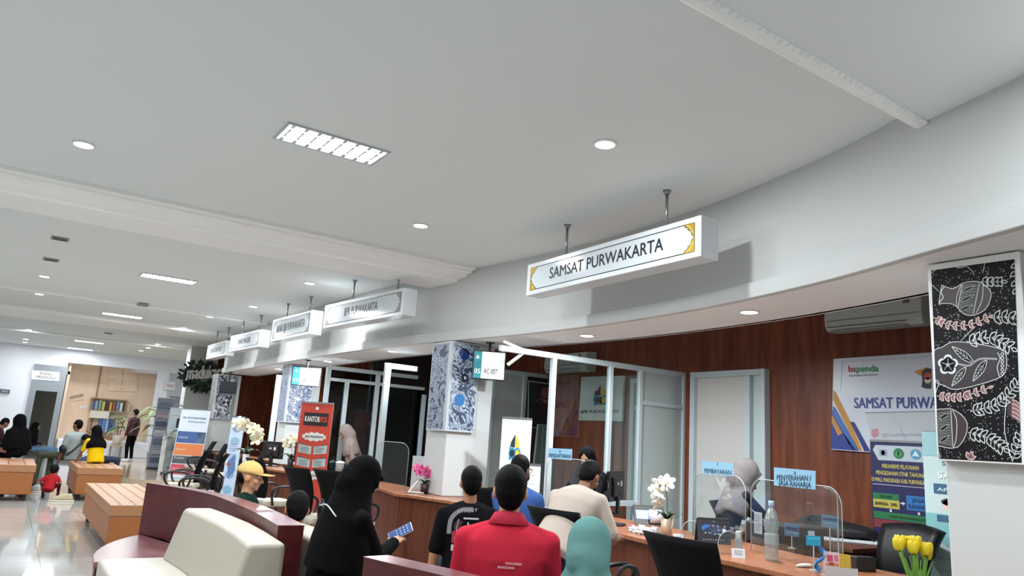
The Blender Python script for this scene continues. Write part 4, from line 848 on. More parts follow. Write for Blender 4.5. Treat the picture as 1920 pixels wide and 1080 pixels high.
def person(label,head,yaw,zp=.53,base=0,lean=5,hp=10,hy=0,sc=None,skin=SK,top=BLK,legs=cl('20242e'),sleeve='short',hair='short',hijab=None,hands=None,sit=True,vox=.011,skirt=False,wid=1.0,collar=None,shoes='1a1a1c',feet=None,head_s=1.0,knee=None,cape=0,legv=True,sx_arm=None):
    """head: 3D point of the head top; yaw: facing (0=+y, clockwise); joints solved in a local frame (x right, y forward)"""
    lean=math.radians(lean); hp=math.radians(hp); hy=math.radians(hy); zr=head.z-zp-base; zp0=zp
    vert=.5*cos(lean)+.13*cos(hp*.7+lean*.3)+.125*head_s; s=sc or (zr/vert)
    s=max(.45,min(1.25,s)); hs=head_s*min(1.05,max(.82,s))
    zp=head.z-base-(.5*s*cos(lean)+.13*s*cos(hp*.7+lean*.3)+.125*hs) if sc is None else zp
    fwd=.5*s*sin(lean)+.13*s*sin(hp*.7+lean*.3)+.03*sin(hp)
    F=Vector((sin(yaw),cos(yaw),0)); o=Vector((head.x,head.y,0))-F*fwd
    r=root('person',label,'person',(o.x,o.y,base),-yaw)
    P_=Vector((0,0,zp)); D=Vector((0,sin(lean),cos(lean))); Fw=Vector((0,cos(lean),-sin(lean))); X=Vector((1,0,0))
    sp=lambda t:P_+D*t*s
    N=sp(.5); nd=Vector((0,sin(hp*.7+lean*.3),cos(hp*.7+lean*.3))); HC=N+nd*.13*s+nd*.015
    Rh=Matrix.Rotation(-hy,3,'Z')@Matrix.Rotation(-hp,3,'X'); hd=lambda x,y,z:HC+Rh@(Vector((x,y,z))*hs)
    # body: one continuous skin surface
    m=MB(); w=wid
    m.blob(hd(0,-.012,.025),(.074*hs,.092*hs,.095*hs),Rh,n=16,k=10).blob(hd(0,.02,-.045),(.056*hs,.066*hs,.062*hs),Rh,n=14,k=8).blob(hd(0,.062,-.083),(.026*hs,.022*hs,.02*hs),Rh)
    m.cap(hd(0,.083,.012),hd(0,.102,-.025),.009*hs,.014*hs,n=8); m.blob(hd(0,.07,.035),(.05*hs,.02*hs,.014*hs),Rh); m.blob(hd(0,.08,-.055),(.022*hs,.012*hs,.01*hs),Rh)
    for q in (-1,1): m.blob(hd(q*.076,-.005,-.012),(.01*hs,.02*hs,.032*hs),Rh,n=10,k=6); m.blob(hd(q*.04,.06,-.025),(.024*hs,.022*hs,.02*hs),Rh)
    m.cap(HC-nd*.02,N-D*.03,.05*s,.056*s,n=14)
    m.loft([(sp(0),.15*s*w,.11*s,X,Fw),(sp(.2),.125*s*w,.09*s,X,Fw),(sp(.38),.15*s*w,.1*s,X,Fw),(sp(.46),.13*s*w,.07*s,X,Fw)],n=16)
    hands=hands or {}
    arms=[]
    for q in (-1,1):
        Sh=sp(.415)+X*q*.182*s*w; H=hands.get(q); H=Vector(H) if H else P_+Vector((q*.2*s,.28*s,.12*s)) if sit else P_+Vector((q*.25*s,.05*s,-.12*s))
        hint=Vector((q*.5,-.6,-.7)); E_,Wr=ik(Sh,H,.28*s,.25*s,hint); arms.append((q,Sh,E_,Wr))
        m.cap(Sh,E_,.046*s,.037*s); m.cap(E_,Wr,.037*s,.025*s); hand(m,Wr,Wr-E_,Vector((0,.3,1)),s,.5,-q)
    kn=[]
    for q in (-1,1):
        if sit: K=P_+Vector((q*.11,.42*s,.0)) if knee is None else P_+Vector((q*.11+knee[0],knee[1],knee[2])); A_=Vector((K.x,K.y+.02,.09))
        else: K=P_+Vector((q*.1*s,.03,-zp*.48)); A_=Vector((q*.11*s,-.01,.09))
        if feet and q in feet: A_=Vector(feet[q]); K=(P_+A_)/2+Vector((0,.12,.02)) if not sit else K
        m.cap(P_+X*q*.09*s,K,.08*s,.055*s); m.cap(K,A_,.052*s,.034*s); m.cap(A_,A_+Vector((0,.12*s,-.04)),.032*s,.026*s); kn.append((q,K,A_))
    m.build('body',skin,parent=r,remesh=vox,sm=3)
    # clothes
    m=MB(); g=.02*s
    m.loft([(sp(-.1),.17*s*w+g,.125*s+g,X,Fw),(sp(.05),.165*s*w+g,.115*s+g,X,Fw),(sp(.2),.15*s*w+g,.105*s+g,X,Fw),(sp(.34),.18*s*w+g,.115*s+g,X,Fw),(sp(.42),.185*s*w+g,.098*s+g,X,Fw),(sp(.465),.135*s*w+g,.078*s+g,X,Fw),(sp(.505),.055*s+g,.052*s+g,X,Fw)],n=22)
    for q in (-1,1): m.cap(sp(.475)+X*q*.05*s,sp(.425)+X*q*.17*s*w,.05*s,.058*s)
    for q,Sh,E_,Wr in arms:
        m.blob(Sh-D*.025*s-X*q*.012,(.06*s,.062*s,.06*s))
        if sleeve=='short': m.cap(Sh,Sh+(E_-Sh)*.8,.064*s,.06*s)
        else: m.cap(Sh,E_,.064*s,.052*s); m.cap(E_,Wr-(Wr-E_)*.06,.054*s,.042*s)
    m.build('shirt',top,parent=r,remesh=vox,sm=12)
    if collar: MB().rings([[sp(t)+X*rr*s*1.05*cos(a)+Fw*rr*s*sin(a)+D*(-.012*sin(a)) for a in [k*PI/10 for k in range(20)]] for t,rr in ((.53,.06),(.545,.066),(.53,.075),(.49,.098),(.485,.09),(.52,.062))],closed=True).build('collar',collar,parent=r,smooth=True)
    if legv:
        m=MB()
        if skirt:
            if sit: 
                m.loft([(P_+Vector((0,-.02,0)),.2*s,.15*s),(P_+Vector((0,.05,-.0)),.2*s,.17*s)]); m.cap(P_,P_+Vector((0,.38*s,-.02)),.17*s,.13*s); m.loft([(P_+Vector((0,.4*s,.05)),.17*s,.1*s),(Vector((0,.46*s,.2)),.2*s,.13*s),(Vector((0,.47*s,.04)),.24*s,.16*s)])
            else: m.loft([(P_+Vector((0,0,.05)),.17*s,.13*s),(P_*.5,.2*s,.17*s),(Vector((0,0,.03)),.26*s,.22*s)])
        else:
            m.blob(P_,(.17*s*w,.135*s,.12*s))
            for q,K,A_ in kn: m.cap(P_+X*q*.085*s,K,.098*s,.073*s); m.cap(K,A_+Vector((0,0,.0)),.072*s,.05*s)
        m.build('skirt' if skirt else 'trousers',top if skirt==2 else legs,parent=r,remesh=vox*1.1,sm=5)
        if not skirt:
            for q,K,A_ in kn: 
                m=MB(); c=A_+Vector((0,.06*s,-.045)); m.loft([(c+Vector((0,.0,-.042)),.045*s,.135*s),(c+Vector((0,0,-.02)),.046*s,.135*s),(c+Vector((0,-.01,.012)),.042*s,.12*s),(c+Vector((0,-.06,.05)),.036*s,.06*s)],n=16); m.build('shoe',M(shoes,.5),parent=r,smooth=True)
    # hair / head cover
    if hijab:
        m=MB(); m.blob(hd(0,-.034,.025),(.1*hs,.108*hs,.115*hs),Rh,n=18,k=10).blob(hd(0,-.04,-.05),(.1*hs,.1*hs,.11*hs),Rh)
        m.loft([(hd(0,-.036,.0),.1*hs,.1*hs,Rh@X,Rh@Vector((0,1,0))),(N+nd*.04-Fw*.01,.125*s,.118*s,X,Fw),(sp(.47),.17*s*w,.125*s,X,Fw),(sp(.41),.215*s*w,.14*s,X,Fw),(sp(.32-cape*.4),.235*s*w,.16*s,X,Fw),(sp(.22-cape),.23*s*w*(1+cape*.6),.165*s,X,Fw)],n=22)
        if cape>=0: m.cap(hd(0,-.09,-.03),sp(.2-cape)-Fw*.1,.06*s,.07*s)
        m.blob(hd(0,.03,-.105),(.05*hs,.045*hs,.035*hs),Rh)
        for q in (-1,1): m.cap(hd(q*.075,.045,.03),hd(q*.055,.05,-.085),.014*hs,.02*hs,n=8)
        m.cap(hd(-.06,.05,.075),hd(.06,.05,.075),.016*hs,n=8)
        m.build('headscarf',hijab,parent=r,remesh=vox,sm=12)
    elif hair=='short':
        m=MB(); m.blob(hd(0,-.022,.036),(.08*hs,.096*hs,.092*hs),Rh,n=18,k=10).blob(hd(0,-.04,.0),(.076*hs,.074*hs,.075*hs),Rh).blob(hd(0,-.05,-.045),(.06*hs,.045*hs,.045*hs),Rh)
        m.build('hair',HAIR,parent=r,remesh=vox*.8,sm=8)
    elif hair=='cap':
        m=MB(); m.blob(hd(0,-.055,-.01),(.07*hs,.055*hs,.06*hs),Rh); m.build('hair',HAIR,parent=r,remesh=vox*.8,sm=2)
    elif hair=='bun':
        m=MB(); m.blob(hd(0,-.022,.036),(.084*hs,.098*hs,.096*hs),Rh,n=18,k=10).blob(hd(0,-.07,-.03),(.07*hs,.06*hs,.08*hs),Rh).blob(hd(0,-.12,-.01),(.04*hs,.04*hs,.04*hs),Rh); m.build('hair',HAIR,parent=r,remesh=vox*.8,sm=3)
    for q in (-1,1):
        e=MB(); e.blob(hd(q*.031,.072,.012),(.013*hs,.011*hs,.008*hs),Rh,EYE,10,6).blob(hd(q*.031,.0795,.012),(.006*hs,.005*hs,.006*hs),Rh,IRIS,8,5); e.build('eye',None,parent=r,smooth=True)
        MB().cap(hd(q*.018,.088,.034),hd(q*.046,.078,.036),.0035*hs,.0025*hs,n=6).build('eyebrow',HAIR,parent=r,smooth=True)
    MB().cap(hd(-.02,.086,-.056),hd(.02,.086,-.056),.0042*hs,n=6).build('lips',M('8c5045',.5),parent=r,smooth=True)
    r['_']=1; del r['_']
    person.info=dict(hd=hd,sp=sp,arms=arms,D=D,Fw=Fw,X=X,s=s,P=P_,r=r,o=o,F=F)
    return r
def HT(px,py,D): return at(px,py,D=D)
def loc(r,p):
    "world point -> person's frame"
    return Matrix.Rotation(r.rotation_euler.z,4,'Z').inverted()@(Vector(p)-Vector(r.location))
def hl(head,yaw,pt,lean=5,hp=10):
    return None
# red shirt
RED=cl('c22c40',.2,5)
r=person('man seen from behind in red polo shirt with collar, black hair, lower middle',HT(960,877,3.6),R_(35),lean=2,hp=6,top=RED,collar=cl('b83448'),sleeve='long',wid=1.06,vox=.009,skin=SKL,hands={-1:(-.26,.2,.2),1:(.26,.2,.2)})
I=person.info; p=Print(lambda u,v:I['sp'](v)-I['Fw']*(.128*I['s']+.012)+I['X']*u,-I['Fw'],.002)
TW=M('e8c6c8',.6)
for a,b,v,t in ((.0,.075,.33,'INDONESIA'),(-.035,.04,.312,'BANGUNAN')): p.text(t,(a,v),(b,v),.011,TW,.03)
p.text('MERDEKA',(-.07,.33),(-.01,.33),.009,M('8f2030',.6),.01); p.build('shirt_print',None,parent=I['r'])
# boy / man in black tee with back print
r=person('person from behind in black t-shirt with grey and red back print',HT(885,877,5.0),R_(22),lean=3,hp=5,top=BLK,vox=.011,skin=SK,wid=.98,hands={-1:(-.3,.05,.02),1:(.24,.2,.1)})
I=person.info; p=Print(lambda u,v:I['sp'](v+.1)-I['Fw']*(.15*I['s']+.012)+I['X']*(u-.03),-I['Fw'],.003)
G_=M('8d8d95',.6);W2=M('c9c9ce',.6);RD=M('a5303a',.6);MR=M('4a2430',.6)
p.line([(-.12,.2),(-.11,.3),(-.05,.36),(.03,.37)],.028,G_); p.layer(2).text('STREET',(-.07,.34),(.06,.355),.02,W2,.01); p.rect(-.03,.3,.07,.312,W2)
p.layer(2).line([(-.05,.29),(-.07,.24),(-.03,.16),(.02,.1)],.04,MR); p.layer(3).line([(-.06,.3),(-.07,.22),(-.02,.12),(.03,.06)],.008,G_); p.line([(.0,.28),(.02,.2),(.05,.26)],.01,W2)
p.rect(-.1,.14,-.05,.22,RD); p.rect(-.1,.09,-.07,.13,W2); p.poly([(0,.12),(.06,.2),(.09,.12)],RD); p.rect(-.085,.165,-.06,.18,W2)
p.build('shirt_print',None,parent=I['r'])
# teal hijab
r=person('person in teal green headscarf seen from behind, beside the red shirt',HT(1108,984,3.3),R_(48),zp=.5,lean=14,hp=28,hijab=cl('64908d',.5,5),top=cl('64908d',.5,5),cape=.15,sleeve='long',wid=.98,head_s=1.22,vox=.009,hands={-1:(-.1,.35,.2),1:(.1,.35,.2)})
# patterned bag beside teal person
q=at(1178,1075,D=3.35); m=MB(); m.loft([(Vector((0,0,.46)),.12,.08),(Vector((0,0,.6)),.13,.09),(Vector((.01,0,.74)),.1,.06),(Vector((.01,0,.8)),.05,.03)],n=20)
bg=root('cloth_bag','black and white patterned cloth bag beside the teal headscarf','bag',(q.x,q.y,-.0)); m.v=[v-Vector((0,0,.0)) for v in m.v]
mb=batikmat('bag','e0e0e2','141416','8a8a90',22); m.build('bag_body',mb,parent=bg,smooth=True); MB().tube(cr([(-.07,0,.76),(-.05,.0,.9),(.05,0,.9),(.08,0,.76)],5),.009).build('handle',M('1a1a1c',.6),parent=bg,smooth=True)
MB().b2((-.2,-.2,0),(.2,.2,.45)).build('stool',M('2a2320',.6),parent=None) if False else None
bg.location.z=-.02
st=root('stool','dark stool under the patterned cloth bag','stool',(q.x,q.y,0)); MB().cyl((0,0,.39),(0,0,.438),.17,n=24).build('seat',M('241d1b',.5),parent=st,bevel=.008)
for k in range(4): a=k*PI/2+.6; MB().cyl((.1*cos(a),.1*sin(a),.39),(.15*cos(a),.15*sin(a),0),.013,n=8).build('leg',STEEL,parent=st,smooth=True)
# woman in black with phone
hb=HT(688,866,4.2)
phone=at(762,1004,D=4.1); yw=R_(82)
r=person('woman in black headscarf and black dress looking down at a phone',hb,yw,zp=.56,lean=8,hp=42,hijab=cl('08080a',.3,6),top=cl('0a0a0c',.3,6),cape=.1,sleeve='long',skirt=2,vox=.0085,skin=SKL,wid=.95,head_s=1.05,
  hands={1:(-.02,.40,.8),-1:(-.16,.3,.72)})
I=person.info; q_,Sh,E_,Wr=[a for a in I['arms'] if a[0]==1][0]
d=(Wr-E_).normalized(); Mw=Matrix.Translation(r.location)@Matrix.Rotation(r.rotation_euler.z,4,'Z'); pw=Mw@(Wr+d*.09+Vector((0,0,.028)))
ph=root('smartphone','smartphone with blue keypad screen held by the woman in black','phone',tuple(pw)); ph.rotation_euler=(R_(42),R_(-30),-R_(34)+R_(4))
MB().b2((-.075,-.036,-.004),(.075,.036,.004)).build('phone_body',M('c9c9cf',.3,metal=.4),parent=ph,bevel=.003)
p=Print(lambda u,v:Vector((u,v,.0042)),(0,0,1),.0004); p.rect(-.071,-.033,.071,.033,M('1d3f78',.3,emit=.35,key='phs')); p.layer(2)
for i in range(4):
    for j in range(3): p.disc(-.02+i*.022,-.02+j*.02,.004,M('b9c6de',.4,emit=.4,key='phk'),n=8)
p.build('phone_screen',None,parent=ph)
MB().tube(cr([I['sp'](.46)-I['Fw']*.13*I['s']-I['X']*.1,I['sp'](.47)+I['X']*.0-I['Fw']*.145*I['s'],I['sp'](.42)+I['X']*.13-I['Fw']*.15*I['s']],5),.004).build('bag_strap',M('b8b8ba',.4),parent=r,smooth=True)
# beige shirt man at the counter
r=person('man in pale beige t-shirt leaning over the counter',HT(1108,866,5.2),R_(70),zp=.78,lean=42,hp=48,top=cl('b3a69b',.3,6),sleeve='short',sit=False,vox=.011,skin=SKD,wid=1.05,hands={-1:(-.2,.55,.82),1:(.2,.5,.82)})
# man with glasses and mask
r=person('man with glasses and blue shirt behind the red shirt',HT(978,856,6.35),R_(62),lean=6,hp=10,top=cl('37548c',.2,6),sleeve='short',vox=.012,skin=SKD,hands={-1:(-.15,.42,.28),1:(.15,.42,.28)})
I=person.info; hd=I['hd']; m=MB()
for q in (-1,1): m.tube([hd(q*.033+.026*cos(a),.098,.01+.02*sin(a)) for a in [k*PI/6 for k in range(12)]],.0028,6,closed=True); m.tube([hd(q*.06,.096,.015),hd(q*.086,.05,.015),hd(q*.086,-.01,.012)],.003,6)
m.build('glasses',M('16161a',.3),parent=I['r'],smooth=True)
MB().blob(hd(0,.062,-.05),(.06,.056,.048)).build('face_mask',M('1d1f25',.7),parent=I['r'],smooth=True)
# staff in dark headscarf bending behind acrylic
r=person('staff member in black headscarf looking down behind the acrylic screen',HT(1100,842,7.2),R_(-118),zp=.85,lean=24,hp=30,hijab=cl('101013',.3,6),top=cl('121318',.3,6),sleeve='long',sit=False,vox=.013,skin=SKL,hands={-1:(-.15,.45,.86),1:(.15,.45,.86)})
# grey headscarf staff
GH=cl('716b6b',.45,5)
r=person('staff member in grey headscarf and navy jacket bending to the right',HT(1402,868,6.3),R_(112),zp=.84,lean=24,hp=34,hijab=GH,top=cl('1c1f28',.3,6),sleeve='long',sit=False,vox=.011,skin=SKL,cape=.04,head_s=1.35,hands={-1:(-.15,.5,.82),1:(.12,.5,.82)})
# yellow cap
r=person('young man in yellow baseball cap and dark green shirt, in profile',HT(474,868,5.9),R_(117),zp=.42,lean=3,hp=8,hair='cap',top=cl('12281f',.25,6),vox=.009,skin=SKL,head_s=1.08)
I=person.info; hd=I['hd']; YC=M('cbaa66',.8,bump=.2,bs=60,key='ycap'); m=MB()
hs=1.08*min(1.05,max(.82,I['s'])); rs=[]
for t in [i/7 for i in range(8)]:
    a=t*PI/2*.97; rs.append([hd(.088*cos(a)*cos(k*PI/10),-.014+.108*cos(a)*sin(k*PI/10),.03+.096*sin(a)) for k in range(20)])
m.rings(rs,YC)
m.blob(hd(0,-.014,.128),(.008,.008,.005),None,YC); m.build('cap_crown',None,parent=I['r'],smooth=True)
m=MB(); A=[];B=[]
for k in range(13):
    a=-1.15+2.3*k/12; A.append(hd(.088*sin(a),-.014+.104*cos(a),.034)); B.append(hd(.082*sin(a)*.95,.06+.128*cos(a)**.8 if cos(a)>0 else .06,.03-.012*abs(sin(a))**2+.012))
m.strip(A,B,thick=(0,0,.006)).build('cap_brim',YC,parent=I['r'],smooth=True)
# child behind the bench
r=person('child with round black hair half hidden behind the mahogany bench',HT(559,938,5.2),R_(15),zp=.45,lean=0,hp=20,sc=.62,hair='short',top=BLK,vox=.01,head_s=1.25)
# bending person behind second counter
r=person('person in grey brown headscarf bending down behind the far counter',HT(648,799,11.2),R_(-75),zp=.9,lean=14,hp=45,hijab=cl('8a7d77',.35,5),top=cl('8a7f79',.3,6),sleeve='long',sit=False,head_s=1.2,vox=.016,skin=SK)
# walking woman
r=person('woman in dark maroon patterned top and black trousers standing on the platform',HT(255,768,21.4),R_(-40),zp=.82,base=.151,lean=0,hp=8,hair='bun',top=batikmat('walk','4a2030','2a1018','6b3a48',16),sleeve='long',sit=False,vox=.018,legs=BLK,shoes='d8d8d8')
# group on the ottomans
r=person('young man in grey t-shirt with black shoulder strap, seen from behind',HT(147,788,14.3),R_(-28),zp=.62,lean=3,hp=5,hy=-25,top=cl('8d9694',.3,6),vox=.015,skin=SKD,legs=cl('4d5140'),knee=(-.25,.45,-.02),hands={-1:(-.28,.12,.1),1:(.2,.25,.1)})
I=person.info; MB().tube(cr([I['sp'](.46)+I['X']*.14*I['s']-I['Fw']*.12,I['sp'](.3)+I['X']*.05-I['Fw']*.155,I['sp'](.12)-I['X']*.1-I['Fw']*.16,I['sp'](.0)-I['X']*.2-I['Fw']*.1],5),.018).build('shoulder_strap',M('16161a',.6),parent=r,smooth=True)
MB().blob(I['P']+Vector((-.24,-.02,.12)),(.05,.09,.075)).build('sling_bag',M('141418',.6),parent=r,smooth=True)
r=person('woman in bright yellow top, jeans and black headscarf on the ottoman',HT(181,800,13.7),R_(-25),zp=.63,lean=14,hp=28,hy=-20,hijab=cl('0a0a0c',.3,6),top=cl('d9b411',.25,6),sleeve='short',legs=cl('323a4c'),vox=.014,skin=SKD,knee=(.38,.1,-.02),cape=-.02,wid=1.05,hands={-1:(-.35,.35,.1),1:(-.1,.35,.08)})
r=person('woman in black robe and black headscarf seated at the left edge',HT(37,779,13.9),R_(-38),zp=.66,lean=10,hp=18,hijab=cl('09090b',.3,6),top=cl('0b0b0d',.3,6),sleeve='long',skirt=2,vox=.015,cape=.2,wid=1.3,head_s=1.25)
r=person('man with short hair reading at the far left edge',HT(12,785,14.6),R_(70),zp=.64,lean=20,hp=35,top=cl('3a2226',.3,6),vox=.016,skin=SKD,hands={-1:(-.1,.4,.25),1:(.1,.4,.25)})
r=person('seated person in black with pale blue jeans behind the woman in black',HT(70,793,16.2),R_(110),zp=.62,lean=8,hp=15,hijab=cl('0c0c0e',.3,6),top=BLK,legs=cl('5f7f9e'),sleeve='long',vox=.018,skin=SKD,knee=(0,.5,.0))
r=person('small child in red t-shirt crouching on the floor by the orange ottoman',HT(104,872,12.4),R_(15),zp=.22,lean=35,hp=40,hair='short',top=cl('a1222a',.25,6),legs=cl('5a1c22'),vox=.013,knee=(0,.2,.06),head_s=1.05)
r=person('child in pale lilac shirt and blue jeans beside the woman in yellow',HT(158,838,14.2),R_(-95),zp=.64,lean=40,hp=60,hair='short',sc=.62,top=cl('b9b4c6',.3,6),legs=cl('3b5272'),vox=.014,knee=(0,.28,-.1),skin=SKD)
# sneakers on the floor
for i,(px,py,yw,c,lb) in enumerate([(115,938,1.3,'b9ab8e','large beige sneaker on the floor by the child in red'),(64,920,.6,'c4c8c8','white sneaker beside the orange bench at the left')]):
    q=at(px,py,Z=.02); r=root('sneaker',lb,'shoe',(q.x,q.y,0),yw); k=1.15 if i==0 else .9
    m=MB().loft([(Vector((0,0,.0)),.055*k,.16*k),(Vector((0,0,.025)),.056*k,.162*k)],n=20); m.build('sole',M('dcd6c6',.6),parent=r,smooth=True)
    MB().loft([(Vector((0,0,.026)),.052*k,.155*k),(Vector((0,-.01,.06)),.046*k,.135*k),(Vector((0,-.05,.1)),.04*k,.085*k),(Vector((0,-.07,.125)),.032*k,.06*k)],n=20).build('upper',M(c,.7,var=.15,bs=10),parent=r,smooth=True)
    m=MB()
    for j in range(4): m.cap((-.03,.03-j*.025,.085+j*.01),(.03,.03-j*.025,.085+j*.01),.005,n=6)
    m.build('laces',M('e8e6e0',.7),parent=r)
# ---------------- things on the counters
TOPZ=.7705
def base(px,py,z=TOPZ): return at(px,py,Z=z)
ACR=glass('acrylic','f7fafa',.012,.03,.01); EDGE=M('aeb8ba',.2,key='edge',spec=.8)
def acrylic(p0,p1,h,label,sign=None,signpos=None,arch=True):
    "clear guard standing on the counter from plan point p0 to p1"
    a=Vector((p0.x,p0.y,0));b=Vector((p1.x,p1.y,0)); L=(b-a).length; u=(b-a).normalized(); r=root('acrylic_screen',label,'counter screen',(a.x,a.y,TOPZ)); n=Vector((u.y,-u.x,0))
    rad=.12; pts=[Vector((0,0,0))]+[u*(rad-rad*cos(t))+Vector((0,0,h-rad+rad*sin(t))) for t in [k*PI/16 for k in range(9)]]+[u*(L-rad+rad*sin(t))+Vector((0,0,h-rad+rad*cos(t))) for t in [k*PI/16 for k in range(9)]]+[u*L]
    MB().prism(pts,n*.004).build('sheet',ACR,parent=r); MB().tube(pts,.0035,6).build('edge',EDGE,parent=r,smooth=True)
    for t in (.12,.88): q=u*L*t; MB().prism([q+n*-.07,q+n*.07,q+n*.05+Vector((0,0,.05)),q-n*.05+Vector((0,0,.05))],u*.004).build('foot',ACR,parent=r)
    return r
LBL=M('8fc1dc',.5,key='label'); LK=M('20405e',.5)
def bluesign(c,lines_,label,D,n2=None):
    "paper sign taped at the top of a screen; c = four pixel corners"
    P_=[at(*q,D=d) for q,d in zip(c,D)]; o=P_[3]; u=(P_[1]-P_[0]); pl=Plane(P_[0],u); r=root('blue_sign',label,'sign',tuple(o)); inv=-o
    q=[pl.hit(*k)+inv for k in c]; MB().prism(q,-pl.n*.003).build('paper',LBL,parent=r); p=Print(lambda x,y:pl.hit(x,y)+inv,pl.n,.0015)
    for t,a,b,h in lines_: p.text(t,a,b,h,LK,.02)
    p.build('lettering',None,parent=r); return r,pl
# sign 1, 2, 3
G=base(1370,1050)
r3=acrylic(base(1405,1046),at(1576,1000,Z=TOPZ)*1.0,.52,'large clear acrylic screen in front of the water bottle') if False else None
a_=base(1408,1040); b_=Vector((a_.x+.62,a_.y-.45,0)); 
def toward(px,D,py=900): q=at(px,py,D=D); return Vector((q.x,q.y,0))
acrylic(toward(1408,5.35),toward(1577,4.55),.50,'large rounded clear acrylic screen on the counter carrying the JASA RAHARJA sign')
bluesign([(1451,876),(1529,883),(1529,918),(1451,910)],[('3',(1488,889),(1492,890),.02),('PENYERAHAN /',(1457,900),(1521,902),.036),('JASA RAHARJA',(1460,910),(1521,915),.036)],'pale blue paper sign reading PENYERAHAN / JASA RAHARJA',(5.1,4.75,4.75,5.1))
acrylic(toward(1300,6.1),toward(1398,5.6),.50,'clear acrylic screen on the counter carrying the PEMBAYARAN sign')
bluesign([(1316,864),(1375,869),(1375,893),(1316,888)],[('2',(1344,872),(1347,872),.018),('PEMBAYARAN',(1321,886),(1371,890),.034)],'pale blue paper sign reading PEMBAYARAN',(6.0,5.7,5.7,6.0))
acrylic(toward(1024,7.4),toward(1105,7.0),.52,'clear acrylic screen in front of the staff member in black')
bluesign([(1028,840),(1073,842),(1072,863),(1027,859)],[('1',(1049,848),(1051,848),.018),('PENDAFTARAN',(1030,857),(1070,859),.036)],'pale blue paper sign reading PENDAFTARAN',(7.25,7.1,7.1,7.25))
acrylic(toward(700,9.2),toward(762,9.0),.55,'clear acrylic screen left of the pink orchid')
# thin stand at right (clear screen edge rod)
r=root('document_stand','thin bent acrylic rod stand at the right of the JASA RAHARJA sign','stand',tuple(base(1573,1060)))
pb=base(1573,1060); MB().tube(cr([(0,0,0),(.0,0,.2),(-.0,0,.42),(-.03,.02,.47),(-.08,.04,.485)],5),.004).build('rod',EDGE,parent=r,smooth=True); MB().cyl((0,0,0),(0,0,.006),.04).build('foot',EDGE,parent=r)
# monitors
def monitor(px,py,yaw,w,h,label,stand=.12,back=True):
    q=base(px,py); r=root('computer_monitor',label,'monitor',(q.x,q.y,TOPZ),yaw)
    MB().b2((-.12,-.08,0),(.12,.08,.012)).build('base',BLACKP,parent=r,bevel=.004); MB().b2((-.03,.02,.01),(.03,.045,stand+.1)).build('stand',BLACKP,parent=r)
    MB().b2((-w/2,-.02,stand),(w/2,.018,stand+h)).build('screen_housing',BLACKP,parent=r,bevel=.006)
    MB().b2((-w*.3,.018,stand+h*.15),(w*.3,.045,stand+h*.8)).build('back_cover',M('191a1d',.5),parent=r,bevel=.01)
    m=MB(); m.b2((-w*.18,.0455,stand+h*.5),(-w*.08,.046,stand+h*.68),M('d5d8da',.5)).b2((.02*w,.0455,stand+h*.55),(w*.14,.046,stand+h*.64),M('c3c6c9',.5)); m.build('stickers',None,parent=r); return r
# yaw: local -y is the screen side, local +y the back
monitor(1152,962,R_(180+30),.50,.30,'large black computer monitor seen from behind, right of the beige shirt')
monitor(1128,966,R_(180+40),.42,.27,'second black monitor behind, beside the staff member in black')
monitor(572,882,R_(150),.4,.3,'black monitor with light stand on the far counter by the white column')
monitor(508,874,R_(140),.36,.28,'dark monitor on the far counter right of the cream flowers')
def slab(name,label,cat,p,d,mat,yaw=0,z=TOPZ,bev=.003,part='body'):
    r=root(name,label,cat,(p.x,p.y,z),yaw); MB().b2((-d[0]/2,-d[1]/2,0),(d[0]/2,d[1]/2,d[2])).build(part,mat,parent=r,bevel=bev,seg=1); return r
# keyboard
q=base(1128,982); r=slab('keyboard','black keyboard on the counter in front of the beige shirt','keyboard',q,(.4,.14,.016),BLACKP,R_(-60)); m=MB()
for i in range(13):
    for j in range(4): m.b2((-.19+i*.029,-.06+j*.03,.016),(-.166+i*.029,-.036+j*.03,.021))
m.build('keys',M('2c2d31',.5),parent=r)
# crumpled tissues
for i,(px,py,s_) in enumerate(((1205,998,1.0),(1188,994,.7),(1226,996,.75))):
    q=base(px,py+4); m=MB(); rg=random.Random(i+4); pts=[]
    bm=bmesh.new(); bmesh.ops.create_icosphere(bm,subdivisions=3,radius=1)
    for v in bm.verts:
        n_=v.co.normalized(); k=1+.28*sin(n_.x*7+i*2)*cos(n_.y*6)+.2*sin(n_.z*9+n_.x*5); v.co=Vector((n_.x*.06*k,n_.y*.055*k,max(-.02,n_.z*.045*k)+.02))*s_
    me=bpy.data.meshes.new('tissue'); bm.to_mesh(me); bm.free(); me.materials.append(M('d9dde0',.8)); o=bpy.data.objects.new('crumpled_tissue',me); COL.objects.link(o); o.location=(q.x,q.y,TOPZ)
    tag(o,'crumpled white tissue on the counter, '+['tallest, in the middle','small one on the left','one on the right by the reader'][i],'tissue','crumpled tissues')
# card reader with paper roll
q=base(1212,986); r=root('card_terminal','dark tilted terminal with lit blue screen and curled paper left of the orchid','terminal',(q.x+.12,q.y+.1,TOPZ),R_(-30))
MB().prism([(-.14,-.08,0),(.14,-.08,0),(.14,.02,.16),(-.14,.02,.16)],(0,.02,.0)).build('body',BLACKP,parent=r,bevel=.004)
p=Print(lambda u,v:Vector((u,-.08+v*.1,v*.16)),Vector((0,-.85,.53)),.002); p.rect(-.12,.3,.0,.75,M('7f8fe0',.4,emit=.5,key='rd')); p.build('screen',None,parent=r)
MB().cyl((.0,-.05,.075),(.1,-.05,.075),.06,n=24).build('paper_roll',M('d2d6da',.6),parent=r,smooth=True)
